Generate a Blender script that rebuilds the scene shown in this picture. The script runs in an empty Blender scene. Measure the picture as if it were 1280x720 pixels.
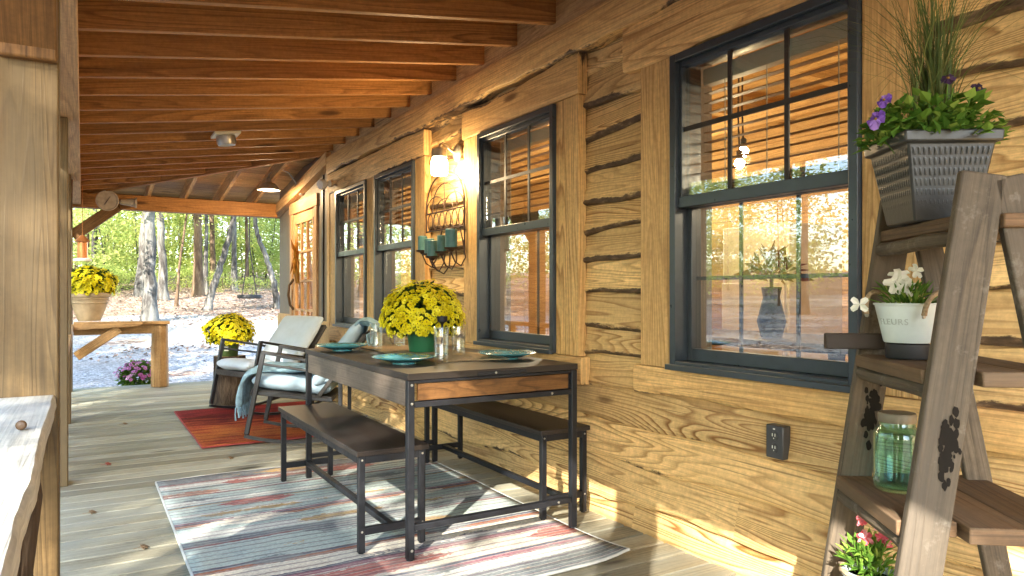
SUN_E = 2.8; SKY_E = .15; EXPO = 3.2
LANTERN_E = 3.2; BARN_E = 9; ROOM_E = 5
SHADE = [(2.9, 11, 'tall_a', (1.0, 1.0)), (4.6, 13, 'tall_b', (1.0, 1.0)), (6.6, 12, 'tall_a', (1.0, 1.0)), (5.4, 9, 'tall_b', (.7, .9)), (4.0, 8, 'tall_a', (.6, .85)), (2.75, 8, 'tall_b', (.55, .9)), (-.2, 22, 'thin', (.9, 1.4)), (8.3, 5, 'thin', (1.1,1.0)), (7.6, 3, 'tall_b', (.6, .9)), (10.2, 5, 'tall_b', (.6, .9)), (12.3, 4, 'tall_a', (.6, .9)), (9.2, 12, 'tall_a', (.7, 1)), (9.6, 9, 'thin', (.8,1.0)), (11.8, 9, 'tall_a', (.7,1.0)), (13.4, 5, 'thin', (1.1,1.0)), (17.5, 10, 'tall_a', (.8,1.0))]
import bpy, math, random
from mathutils import Vector, Matrix, noise as mnoise
PI = math.pi
R = math.radians
scene = bpy.context.scene
COL = scene.collection
rng = random.Random(11)

# ------------------------------------------------------------------ materials
def mat(name):
    m = bpy.data.materials.new(name)
    m.use_nodes = True
    nt = m.node_tree
    nt.nodes.clear()
    out = nt.nodes.new('ShaderNodeOutputMaterial')
    return m, nt, out

class NT:
    """tiny node helper"""
    def __init__(s, nt): s.nt = nt
    def n(s, typ, ins=None, **kw):
        nd = s.nt.nodes.new(typ)
        for k, v in kw.items(): setattr(nd, k, v)
        if ins:
            for k, v in ins.items():
                sock = nd.inputs[k]
                if hasattr(v, 'is_output') and v.is_output: s.nt.links.new(v, sock)
                else: sock.default_value = v
        return nd
    def math(s, op, a, b=None, c=None, clamp=False):
        nd = s.nt.nodes.new('ShaderNodeMath'); nd.operation = op; nd.use_clamp = clamp
        for i, v in enumerate((a, b, c)):
            if v is None: continue
            if hasattr(v, 'is_output'): s.nt.links.new(v, nd.inputs[i])
            else: nd.inputs[i].default_value = v
        return nd.outputs[0]
    def ramp(s, fac, stops, interp='LINEAR'):
        nd = s.nt.nodes.new('ShaderNodeValToRGB')
        cr = nd.color_ramp; cr.interpolation = interp
        while len(cr.elements) < len(stops): cr.elements.new(0.5)
        for e, (p, c) in zip(cr.elements, stops):
            e.position = p
            e.color = (c, c, c, 1) if isinstance(c, (int, float)) else (c[0], c[1], c[2], 1)
        s.nt.links.new(fac, nd.inputs[0])
        return nd.outputs[0]
    def mix(s, fac, a, b, mode='MIX'):
        nd = s.nt.nodes.new('ShaderNodeMix'); nd.data_type = 'RGBA'; nd.blend_type = mode
        for sock, v in ((nd.inputs[0], fac), (nd.inputs[6], a), (nd.inputs[7], b)):
            if hasattr(v, 'is_output'): s.nt.links.new(v, sock)
            elif isinstance(v, (int, float)): sock.default_value = v
            else: sock.default_value = (v[0], v[1], v[2], 1)
        return nd.outputs[2]
    def mapping(s, vec, scale, loc=(0, 0, 0)):
        return s.n('ShaderNodeMapping', {'Vector': vec, 'Scale': scale, 'Location': loc}).outputs[0]
    def noise(s, vec, scale=1.0, detail=2.0, rough=0.5, dist=0.0):
        return s.n('ShaderNodeTexNoise', {'Vector': vec, 'Scale': scale, 'Detail': detail, 'Roughness': rough, 'Distortion': dist}).outputs[0]
    def bump(s, h, strength=.2, dist=.01):
        return s.n('ShaderNodeBump', {'Height': h, 'Strength': strength, 'Distance': dist}).outputs[0]
    def uv(s): return s.n('ShaderNodeUVMap', uv_map='UVMap').outputs[0]
    def attr(s, name): return s.n('ShaderNodeAttribute', attribute_name=name).outputs['Fac']
    def obj(s): return s.n('ShaderNodeTexCoord').outputs['Object']
    def principled(s, out, **ins):
        p = s.n('ShaderNodeBsdfPrincipled', ins)
        s.nt.links.new(p.outputs[0], out.inputs[0])
        return p

def srgb(r, g, b):
    f = lambda c: (c/255/12.92) if c/255 <= .04045 else ((c/255+.055)/1.055)**2.4
    return (f(r), f(g), f(b))

def wood(name, light, dark, ring=15, su=.8, sv=6.5, contrast=.75, rough=.6, knots=.55, tint=.3, bump=.25,
         fib=.45, grey=None, bark=False, kscale=(1.2, 4.5), spec=.3, worn=0.0):
    m, nt, out = mat(name); t = NT(nt)
    uv = t.uv(); rnd = t.attr('rnd')
    n1 = t.noise(t.mapping(uv, (su, sv, 1)), 1, 1.5, .4, .25)
    fiber = t.noise(t.mapping(uv, (3.2, 150, 1)), 1, 3.5, .72)
    mid = t.noise(t.mapping(uv, (1.6, 28, 1)), 1, 2, .5)
    x = t.math('ADD', t.math('MULTIPLY', n1, ring), t.math('MULTIPLY', mid, .5))
    fr = t.math('FRACT', x)
    rg = t.ramp(fr, [(0, .05), (.5, .25), (.86, 1), (1, .05)])
    # ring contrast itself comes and goes along the board
    patch = t.ramp(t.noise(t.mapping(uv, (.7, 3, 1), (3, 7, 0)), 1, 2), [(.35, .35), (.65, 1)])
    fac = t.math('MULTIPLY', t.math('MULTIPLY', rg, patch), contrast, clamp=True)
    col = t.mix(fac, light, dark)
    col = t.mix(min(1, fib*1.7), col, t.ramp(fiber, [(.28, .35), (.5, .95), (.74, 1.5)]), 'MULTIPLY')
    chk = t.noise(t.mapping(uv, (1.3, 75, 1), (5, 3, 0)), 1, 2, .5)
    col = t.mix(t.ramp(chk, [(.66, 0), (.71, .65)]), col, (dark[0]*.35, dark[1]*.32, dark[2]*.3))
    speck = t.noise(t.obj(), 42, 3, .7)
    col = t.mix(.6, col, t.ramp(speck, [(.3, .72), (.7, 1.25)]), 'MULTIPLY')
    big = t.noise(t.mapping(uv, (.5, 1.7, 1), (1, 5, 0)), 1, 3)
    col = t.mix(t.ramp(big, [(.4, 0), (.75, .55)]), col, (light[0]*.62, light[1]*.55, light[2]*.5))
    if grey:
        g = t.noise(t.mapping(uv, (.9, 5, 1), (9, 2, 0)), 1, 4, .6)
        col = t.mix(t.ramp(g, [(.35, .0), (.65, .8)]), col, grey)
    if worn:
        w = t.noise(t.obj(), 9, 5, .7)
        col = t.mix(t.ramp(w, [(.56, 0), (.66, worn)]), col, (.5, .47, .4))
    # brightness differs board by board
    val = t.math('ADD', t.math('MULTIPLY', rnd, tint), 1-tint/2)
    col = t.n('ShaderNodeHueSaturation', {'Hue': .5, 'Saturation': 1, 'Value': val, 'Color': col}).outputs[0]
    if knots:
        vo = t.n('ShaderNodeTexVoronoi', {'Vector': t.mapping(uv, (kscale[0], kscale[1], 1)), 'Scale': 1.0})
        wob = t.math('ADD', vo.outputs['Distance'], t.math('MULTIPLY', mid, .03))
        kn = t.ramp(wob, [(.055, 1), (.10, .8), (.15, 0)])
        sel = t.math('GREATER_THAN', t.n('ShaderNodeSeparateColor', {'Color': vo.outputs['Color']}).outputs[0], 1-knots)
        col = t.mix(t.math('MULTIPLY', t.math('MULTIPLY', kn, sel), .85), col, (dark[0]*.25, dark[1]*.2, dark[2]*.2))
    hgt = t.math('ADD', t.math('MULTIPLY', fiber, .6), t.math('MULTIPLY', rg, .5))
    rgh = rough
    if bark:
        bk = t.attr('bark')
        bn = t.noise(t.mapping(uv, (14, 40, 1)), 1, 4, .65)
        bm = t.math('SUBTRACT', bk, t.math('MULTIPLY', t.math('SUBTRACT', bn, .45), 1.1))
        bm = t.ramp(bm, [(.42, 0), (.58, 1)])
        bcol = t.ramp(bn, [(.3, (.045, .028, .016)), (.55, (.12, .075, .042)), (.75, (.30, .20, .11))])
        col = t.mix(bm, col, bcol)
        hgt = t.math('ADD', hgt, t.math('MULTIPLY', t.math('MULTIPLY', bn, bm), 3))
    t.principled(out, **{'Base Color': col, 'Roughness': rgh, 'Specular IOR Level': spec, 'Normal': t.bump(hgt, bump, .004)})
    return m

def plain(name, col, rough=.5, metal=0, spec=.5, var=.12, nscale=14, bump=0, bscale=60, coat=0):
    m, nt, out = mat(name); t = NT(nt)
    o = t.obj()
    n = t.noise(o, nscale, 4, .6)
    c = t.mix(t.ramp(n, [(.3, 0), (.7, 1)]), tuple(v*(1-var) for v in col), tuple(min(1, v*(1+var)) for v in col))
    ins = {'Base Color': c, 'Roughness': t.ramp(n, [(.3, max(0, rough-.08)), (.7, min(1, rough+.08))]), 'Metallic': metal, 'Specular IOR Level': spec, 'Coat Weight': coat}
    if bump: ins['Normal'] = t.bump(t.noise(o, bscale, 3, .6), bump, .004)
    t.principled(out, **ins)
    return m

def leafy(name, stops, trans=.35, rough=.6):
    """leaf / petal material: colour chosen by a per-face random number, partly see-through to light"""
    m, nt, out = mat(name); t = NT(nt)
    col = t.ramp(t.attr('rnd'), stops)
    d = t.n('ShaderNodeBsdfPrincipled', {'Base Color': col, 'Roughness': rough, 'Specular IOR Level': .25})
    tr = t.n('ShaderNodeBsdfTranslucent', {'Color': col})
    mx = t.n('ShaderNodeMixShader', {0: trans, 1: d.outputs[0], 2: tr.outputs[0]})
    nt.links.new(mx.outputs[0], out.inputs[0])
    return m

def glow(name, col, strength):
    m, nt, out = mat(name); t = NT(nt)
    e = t.n('ShaderNodeEmission', {'Color': (*col, 1), 'Strength': strength})
    nt.links.new(e.outputs[0], out.inputs[0])
    return m

def pane_mat(name, base=.05, k=.55, tint=(.93, .95, .94)):
    m, nt, out = mat(name); t = NT(nt)
    lw = t.n('ShaderNodeLayerWeight', {'Blend': .5}).outputs['Facing']
    fac = t.math('ADD', t.math('MULTIPLY', t.math('POWER', lw, 3.0), k), base)
    wav = t.bump(t.noise(t.obj(), 2.2, 1, .4), .012, .02)
    g = t.n('ShaderNodeBsdfGlossy', {'Color': (1, 1, 1, 1), 'Roughness': 0.0, 'Normal': wav})
    tr = t.n('ShaderNodeBsdfTransparent', {'Color': (*tint, 1)})
    mx = t.n('ShaderNodeMixShader', {0: fac, 1: tr.outputs[0], 2: g.outputs[0]})
    nt.links.new(mx.outputs[0], out.inputs[0])
    return m

def glass(name, col=(1, 1, 1), rough=0.0, ior=1.45):
    m, nt, out = mat(name); t = NT(nt)
    g = t.n('ShaderNodeBsdfPrincipled', {'Base Color': (*col, 1), 'Roughness': rough, 'Transmission Weight': 1.0, 'IOR': ior})
    tr = t.n('ShaderNodeBsdfTransparent', {'Color': (*col, 1)})
    mx = t.n('ShaderNodeMixShader', {0: .35, 1: g.outputs[0], 2: tr.outputs[0]})
    nt.links.new(mx.outputs[0], out.inputs[0])
    return m

M = {}
M['siding'] = wood('pine_siding', srgb(234, 199, 138), srgb(140, 94, 46), ring=24, su=.6, sv=7.0, fib=.26, contrast=1.1, bark=True, bump=.5, tint=.3, knots=.35)
M['casing'] = wood('pine_casing', srgb(224, 184, 122), srgb(146, 98, 50), ring=15, su=.5, sv=6.5, contrast=.8, bark=True, tint=.22, knots=.45)
M['rafter'] = wood('stained_rafter', srgb(178, 126, 70), srgb(102, 64, 30), ring=13, su=.5, sv=7, contrast=.8, tint=.4, knots=.65, kscale=(1.1, 5))
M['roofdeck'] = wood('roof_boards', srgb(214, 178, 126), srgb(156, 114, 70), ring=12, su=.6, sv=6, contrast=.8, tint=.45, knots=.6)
M['post'] = wood('weathered_post', srgb(116, 94, 60), srgb(70, 53, 31), ring=16, su=.45, sv=12, contrast=1.0, grey=srgb(100, 86, 62), tint=.15, knots=.35)
M['beam'] = wood('tan_beam', srgb(206, 166, 116), srgb(150, 108, 66), ring=12, su=.4, sv=8, contrast=.7, tint=.15, knots=.4)
M['brace'] = wood('brown_brace', srgb(116, 84, 48), srgb(72, 47, 24), ring=12, su=.5, sv=7, contrast=.7, tint=.2, knots=.5)
M['deck'] = wood('weathered_deck', srgb(160, 155, 132), srgb(102, 97, 78), ring=12, su=.4, sv=9, contrast=.8, grey=srgb(146, 148, 136), tint=.6, knots=.4, rough=.58, fib=.9)
M['pale_rail'] = wood('pale_rail_wood', srgb(190, 186, 172), srgb(150, 140, 116), ring=16, su=.4, sv=8, contrast=.55, grey=srgb(176, 182, 182), tint=.1, knots=.2, bark=True)
M['grey_panel'] = wood('grey_panel', srgb(132, 118, 100), srgb(104, 90, 74), ring=6, su=.5, sv=5, contrast=.45, grey=srgb(120, 112, 104), tint=.15, knots=0)
M['door'] = wood('door_wood', srgb(214, 172, 126), srgb(166, 120, 76), ring=9, su=.5, sv=8, contrast=.4, tint=.12, knots=.1)
M['ladder'] = wood('old_ladder_wood', srgb(98, 87, 72), srgb(52, 44, 36), ring=12, su=.6, sv=9, contrast=.7, grey=srgb(82, 75, 66), tint=.2, knots=.25, bump=.6, worn=.18, rough=.75)
M['ladder_dark'] = wood('old_tread_wood', srgb(112, 86, 60), srgb(58, 43, 30), ring=9, su=.8, sv=9, contrast=.6, grey=srgb(92, 80, 66), tint=.3, knots=.2, bump=.6, rough=.75)
M['tabletop'] = wood('dark_tabletop', srgb(46, 38, 33), srgb(25, 21, 19), ring=9, su=.8, sv=7, contrast=.7, grey=srgb(56, 51, 47), tint=.1, knots=.15, rough=.40, bump=.08, spec=.3)
M['apron_side'] = wood('grey_brown_apron', srgb(108, 97, 87), srgb(88, 79, 70), ring=6, su=.5, sv=8, contrast=.4, tint=.05, knots=0, rough=.5, bump=.08)
M['rustic'] = wood('rustic_panel', srgb(118, 82, 46), srgb(44, 28, 17), ring=11, su=1.6, sv=9, contrast=.8, tint=.1, knots=.5, kscale=(3, 8), rough=.5)
M['inwood'] = wood('interior_wood', srgb(200, 160, 100), srgb(138, 98, 52), ring=9, su=.5, sv=6, contrast=.6, tint=.3, knots=.5)
M['blindwood'] = wood('blind_wood', srgb(150, 112, 70), srgb(112, 78, 44), ring=5, contrast=.4, tint=.2, knots=0)
M['logend'] = wood('log_wood', srgb(186, 148, 98), srgb(132, 96, 56), ring=12, su=.5, sv=7, contrast=.6, tint=.2, knots=.5)
M['black_metal'] = plain('black_metal', (.010, .011, .014), .45, 0, .35, .25, 30, .05)
M['window_metal'] = plain('slate_window_frame', (.034, .044, .054), .35, 0, .5, .12, 20)
M['iron'] = plain('wrought_iron', (.05, .028, .018), .55, .3, .4, .3, 40, .2)
M['muntin'] = plain('dark_muntin', (.03, .022, .018), .5, 0, .4, .15)
M['steel'] = plain('galvanised_steel', (.42, .40, .35), .38, .7, .5, .15, 22)
M['white'] = plain('white_enamel', (.78, .77, .72), .4, 0, .5, .06)
M['cream'] = plain('cream_paint', (.62, .57, .42), .5, 0, .4, .06)
M['outlet'] = plain('bronze_plate', (.045, .045, .046), .38, 0, .5, .12)
M['outlet_dark'] = plain('bronze_plate_recess', (.012, .012, .013), .45)
M['candle'] = plain('teal_wax', (.055, .15, .15), .5, 0, .4, .3, 12)
M['teal'] = plain('teal_glaze', (.075, .30, .35), .18, 0, .5, .22, 26, 0, 60, .4)
M['teal_spot'] = plain('cream_glaze', (.66, .62, .48), .25)
M['greenpot'] = plain('green_plastic', (.018, .12, .055), .35, 0, .5, .1)
M['dullgreen'] = plain('olive_plastic', (.06, .105, .03), .45)
M['label'] = plain('paper_label', (.7, .7, .62), .6)
M['terracotta'] = plain('sandy_clay', (.42, .32, .19), .7, 0, .3, .25, 7, .3)
M['soil'] = plain('potting_soil', (.03, .02, .013), .9, 0, .2, .4, 60, .6)
M['charcoal'] = plain('charcoal_planter', (.034, .035, .033), .42, 0, .5, .3, 10, .15, 90)
M['wicker'] = plain('dark_wicker', (.05, .047, .045), .6, 0, .35, .4, 120, .6, 160)
M['chair_metal'] = plain('charcoal_chair_frame', (.016, .018, .022), .42, .0, .5, .12)
M['cushion'] = plain('pale_cushion', (.56, .64, .71), .85, 0, .2, .06, 9, .25, 300)
M['bluecushion'] = plain('blue_cushion', (.36, .48, .58), .85, 0, .2, .10, 9, .25, 300)
M['throw'] = plain('blue_throw', (.24, .37, .44), .9, 0, .15, .25, 30, .5, 220)
M['burlap'] = plain('burlap', (.33, .25, .15), .9, 0, .1, .25, 90, .6, 260)
M['tar_gap_shade'] = plain('tar_gap_shade', (.014, .012, .010), .95, 0, .1)  # black for the ladder's tar stains and for painted shade under the deck
M['rubber'] = plain('black_rubber', (.015, .015, .016), .6)
M['red_leaf'] = plain('red_leaf', (.35, .06, .03), .6)
M['tan_leaf'] = plain('tan_leaf', (.22, .14, .07), .6)
M['nut'] = plain('nut_shell', (.09, .05, .022), .4)
M['cork'] = plain('old_zinc_lid', (.20, .17, .12), .6, .3)
M['rope'] = plain('jute_rope', (.36, .27, .17), .9, 0, .1, .25, 120, .5, 200)
M['bucket'] = plain('white_tin', (.60, .68, .66), .4, 0, .5, .08)
M['copper'] = plain('copper', (.45, .18, .06), .35, .6)
M['dial'] = plain('dial_face', (.44, .36, .26), .5, 0, .4, .2, 18)
M['fridge'] = plain('interior_panel', (.42, .35, .27), .5)
M['dark_cloth'] = plain('dark_fabric', (.04, .03, .025), .8)  # even dark brown for the vase, ladder peg and swing rope
M['dried'] = leafy('dried_corn', [(0, (.42, .20, .03)), (.5, (.62, .33, .05)), (1, (.30, .12, .03))], .15)
M['autumnplant'] = leafy('autumn_bouquet', [(0, (.12, .035, .01)), (.6, (.25, .07, .015)), (1, (.35, .13, .02))], .2)
M['pane'] = pane_mat('window_pane', .09, .6)
M['coated_pane'] = pane_mat('coated_window_pane', .10, .6)
M['doorpane'] = pane_mat('door_pane', .05, .5, (.8, .74, .62))
M['clearglass'] = pane_mat('clear_glass', .075, .9, (.97, .98, .97))
M['jarglass'] = pane_mat('aqua_glass', .045, .8, (.66, .85, .83))
M['bulb'] = glow('lit_bulb', (1, .72, .36), 60)
M['lanternglow'] = glow('lit_jar_glass', (1, .74, .40), 14)
M['gooseglow'] = glow('lit_shade_inside', (1, .82, .52), 3.0)
M['yellow'] = leafy('yellow_petals', [(0, (.72, .60, .004)), (.5, (.85, .76, .015)), (1, (.88, .84, .08))], .35)
M['pinkmum'] = leafy('mauve_petals', [(0, (.52, .14, .40)), (.6, (.68, .28, .54)), (1, (.76, .52, .68))], .25)
M['flowereye'] = plain('flower_eye', (.20, .11, .005), .8)
M['mumleaf'] = leafy('mum_leaves', [(0, (.02, .05, .01)), (.6, (.045, .10, .02)), (1, (.10, .17, .03))], .3)
M['brightleaf'] = leafy('bright_leaves', [(0, (.05, .13, .015)), (.6, (.12, .24, .03)), (1, (.26, .36, .06))], .35)
M['grassblade'] = leafy('grass_blades', [(0, (.05, .08, .02)), (.6, (.10, .13, .035)), (1, (.20, .19, .06))], .3)
M['purple'] = leafy('purple_petals', [(0, (.09, .03, .28)), (.6, (.22, .10, .48)), (1, (.40, .25, .65))], .25)
M['darkpansy'] = leafy('dark_petals', [(0, (.012, .006, .02)), (1, (.05, .02, .06))], .15)
M['whitepetal'] = leafy('white_petals', [(0, (.66, .68, .58)), (1, (.82, .82, .76))], .3)
M['pinkpetal'] = leafy('pink_petals', [(0, (.60, .05, .07)), (.5, (.75, .16, .20)), (1, (.80, .42, .45))], .3)
M['foliage'] = leafy('hazed_tree_leaves', [(0, (.18, .25, .06)), (.4, (.35, .43, .11)), (.75, (.50, .54, .17)), (1, (.62, .56, .19))], .6)  # leaf colours whitened to paint in the woodland haze
M['foliage_yellow'] = leafy('hazed_autumn_leaves', [(0, (.24, .32, .08)), (.4, (.44, .52, .15)), (.8, (.60, .62, .22)), (1, (.66, .55, .19))], .6)  # autumn yellow, paled further to carry the haze
M['foliage_hazed'] = leafy('hazed_far_leaves', [(0, (.26, .33, .11)), (.5, (.45, .52, .18)), (.85, (.60, .62, .26)), (1, (.66, .57, .24))], .6)  # distance haze is put into these pale leaf colours
M['litter'] = leafy('fallen_leaves', [(0, (.12, .075, .055)), (.5, (.25, .17, .125)), (1, (.40, .31, .24))], .1)

def bark_mat(name, a, b, c, sc=(9, 9, 2.2)):
    m, nt, out = mat(name); t = NT(nt)
    o = t.obj()
    n = t.noise(t.mapping(o, sc), 1, 5, .65, .6)
    pat = t.noise(t.mapping(o, (2.2, 2.2, .9)), 1, 3, .6)
    col = t.ramp(n, [(.3, a), (.5, b), (.72, c)])
    col = t.mix(t.ramp(pat, [(.45, 0), (.6, .5)]), col, (c[0]*1.1, c[1]*1.12, c[2]*1.08))
    t.principled(out, **{'Base Color': col, 'Roughness': .85, 'Specular IOR Level': .2, 'Normal': t.bump(n, .8, .03)})
    return m
M['bark'] = bark_mat('tree_bark', (.012, .011, .010), (.055, .05, .045), (.20, .195, .18))
M['stump_bark'] = bark_mat('stump_bark', (.010, .006, .004), (.045, .03, .02), (.12, .085, .058), (34, 34, 8))
M['bark_brown'] = bark_mat('brown_bark', (.03, .018, .010), (.085, .055, .034), (.20, .14, .09))

def gravel_mat():
    m, nt, out = mat('gravel'); t = NT(nt)
    o = t.obj()
    v = t.n('ShaderNodeTexVoronoi', {'Vector': o, 'Scale': 26.0})
    sep = t.n('ShaderNodeSeparateColor', {'Color': v.outputs['Color']}).outputs[0]
    col = t.ramp(sep, [(0, (.12, .12, .12)), (.5, (.26, .26, .265)), (1, (.44, .44, .44))])
    big = t.noise(o, .55, 5, .65)
    col = t.mix(t.ramp(big, [(.42, 0), (.7, .55)]), col, (.23, .19, .15))
    t.principled(out, **{'Base Color': col, 'Roughness': .9, 'Specular IOR Level': .2, 'Normal': t.bump(v.outputs['Distance'], .7, .03)})
    return m
M['gravel'] = gravel_mat()
def ground_mat():
    m, nt, out = mat('leaf_covered_earth'); t = NT(nt)
    o = t.obj()
    v = t.n('ShaderNodeTexVoronoi', {'Vector': o, 'Scale': 11.0})
    sep = t.n('ShaderNodeSeparateColor', {'Color': v.outputs['Color']}).outputs[0]
    col = t.ramp(sep, [(0, (.10, .065, .05)), (.4, (.22, .15, .115)), (.75, (.36, .27, .21)), (1, (.48, .40, .33))])
    big = t.noise(o, .35, 4, .6)
    col = t.mix(t.ramp(big, [(.45, 0), (.7, .6)]), col, (.15, .11, .06))
    t.principled(out, **{'Base Color': col, 'Roughness': .9, 'Specular IOR Level': .15, 'Normal': t.bump(v.outputs['Distance'], .9, .05)})
    return m
M['ground'] = ground_mat()

def stripe_rug():
    m, nt, out = mat('striped_rug'); t = NT(nt)
    uv = t.uv()
    sp = t.n('ShaderNodeSeparateXYZ', {'Vector': uv})
    u, v = sp.outputs[0], sp.outputs[1]                 # metres: u across, v from the far end
    jag = t.noise(t.mapping(uv, (26, 60, 1)), 1, 2, .7)
    jag2 = t.noise(t.mapping(uv, (5, 2, 1)), 1, 2, .6)
    vv = t.math('ADD', v, t.math('MULTIPLY', t.math('SUBTRACT', jag, .5), .016))
    vv = t.math('ADD', vv, t.math('MULTIPLY', t.math('SUBTRACT', jag2, .5), .012))
    f = t.math('DIVIDE', vv, 2.33)
    teal = srgb(168, 184, 178); pale = srgb(212, 212, 202); navy = srgb(86, 92, 108); maroon = srgb(132, 84, 86)
    rust = srgb(160, 106, 82); ochre = srgb(176, 142, 84); red = srgb(176, 92, 84); slate = srgb(112, 120, 124); mauve = srgb(150, 106, 116); cream = srgb(222, 214, 196)
    seq = [(.02, slate), (.055, maroon), (.07, pale), (.105, teal), (.112, slate), (.122, teal), (.17, pale), (.176, maroon), (.19, teal), (.235, pale), (.262, teal),
           (.27, navy), (.277, ochre), (.285, teal), (.34, pale), (.36, teal), (.40, mauve), (.408, navy), (.416, rust), (.43, teal), (.48, pale), (.52, teal), (.528, slate), (.555, maroon), (.566, teal),
           (.615, pale), (.66, teal), (.668, maroon), (.688, navy), (.70, rust), (.715, cream), (.77, navy), (.782, mauve), (.80, cream), (.855, cream), (.872, navy), (.882, mauve), (.90, pale), (.93, slate)]
    seq2 = seq[:31]
    base = t.ramp(f, [(0, slate)] + seq2, 'CONSTANT')
    base2 = t.ramp(f, [(0, teal), (.58, teal)] + seq[28:], 'CONSTANT')
    base = t.mix(t.math('GREATER_THAN', f, .60), base, base2)
    # ikat patches, each band with its own row
    row = t.math('FLOOR', t.math('DIVIDE', vv, .155))
    comb = t.n('ShaderNodeCombineXYZ', {0: t.math('ADD', t.math('MULTIPLY', u, 2.1), t.math('MULTIPLY', row, 7.3)), 1: t.math('MULTIPLY', row, 3.7), 2: 0.0}).outputs[0]
    pn = t.math('ADD', t.noise(comb, 1, 1, .5), t.math('MULTIPLY', t.math('SUBTRACT', jag, .5), .25))
    inrow = t.math('PINGPONG', t.math('DIVIDE', vv, .155), .5)
    th = t.math('SUBTRACT', .72, t.math('MULTIPLY', inrow, .42))
    pm = t.math('GREATER_THAN', pn, th)
    wn = t.n('ShaderNodeTexWhiteNoise', {'W': row}, noise_dimensions='1D').outputs['Value']
    pcol = t.ramp(wn, [(0, red), (.16, navy), (.44, ochre), (.62, slate), (.80, rust), (.9, cream)], 'CONSTANT')
    col = t.mix(t.math('MULTIPLY', pm, .9), base, pcol)
    worn = t.noise(t.mapping(uv, (60, 190, 1)), 1, 2, .7)
    col = t.mix(.75, col, t.ramp(worn, [(.3, .4), (.7, 1.45)]), 'MULTIPLY')
    fine = t.math('GREATER_THAN', t.math('SINE', t.math('MULTIPLY', vv, 118.0)), .72)
    col = t.mix(t.math('MULTIPLY', fine, .6), col, (.13, .09, .11))
    fine2 = t.math('GREATER_THAN', t.math('SINE', t.math('MULTIPLY', vv, 205.0)), .80)
    col = t.mix(t.math('MULTIPLY', fine2, .5), col, (.52, .50, .45))
    big = t.noise(t.mapping(uv, (3, 7, 1)), 1, 4, .7)
    col = t.mix(t.ramp(big, [(.42, 0), (.7, .3)]), col, (pale[0]*.85, pale[1]*.88, pale[2]*.86))
    t.principled(out, **{'Base Color': col, 'Roughness': .95, 'Specular IOR Level': .1, 'Normal': t.bump(worn, .5, .004)})
    return m
M['rug'] = stripe_rug()
def red_rug():
    m, nt, out = mat('red_orange_rug'); t = NT(nt)
    uv = t.uv()
    n = t.noise(t.mapping(uv, (2.2, 13, 1)), 1, 4, .6)
    n2 = t.noise(t.mapping(uv, (60, 130, 1)), 1, 3, .75)
    sp = t.n('ShaderNodeSeparateXYZ', {'Vector': uv}).outputs[1]
    f = t.math('ADD', t.math('MULTIPLY', sp, .3), t.math('MULTIPLY', n, .75))
    col = t.ramp(f, [(.25, srgb(120, 32, 32)), (.42, srgb(158, 50, 44)), (.55, srgb(96, 32, 28)), (.68, srgb(172, 76, 46)), (.8, srgb(184, 108, 52)), (.95, srgb(150, 60, 40))])
    col = t.mix(.85, col, t.ramp(n2, [(.32, .25), (.7, 1.5)]), 'MULTIPLY')
    st_ = t.noise(t.mapping(uv, (2.5, 30, 1)), 1, 2, .6)
    col = t.mix(t.ramp(st_, [(.5, 0), (.62, .55)]), col, srgb(84, 26, 26))
    t.principled(out, **{'Base Color': col, 'Roughness': .95, 'Specular IOR Level': .1, 'Normal': t.bump(n2, .5, .004)})
    return m
M['redrug'] = red_rug()
M['rugedge'] = plain('rug_binding', (.50, .52, .50), .9)
M['redbind'] = plain('red_binding', (.30, .05, .04), .9)

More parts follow.
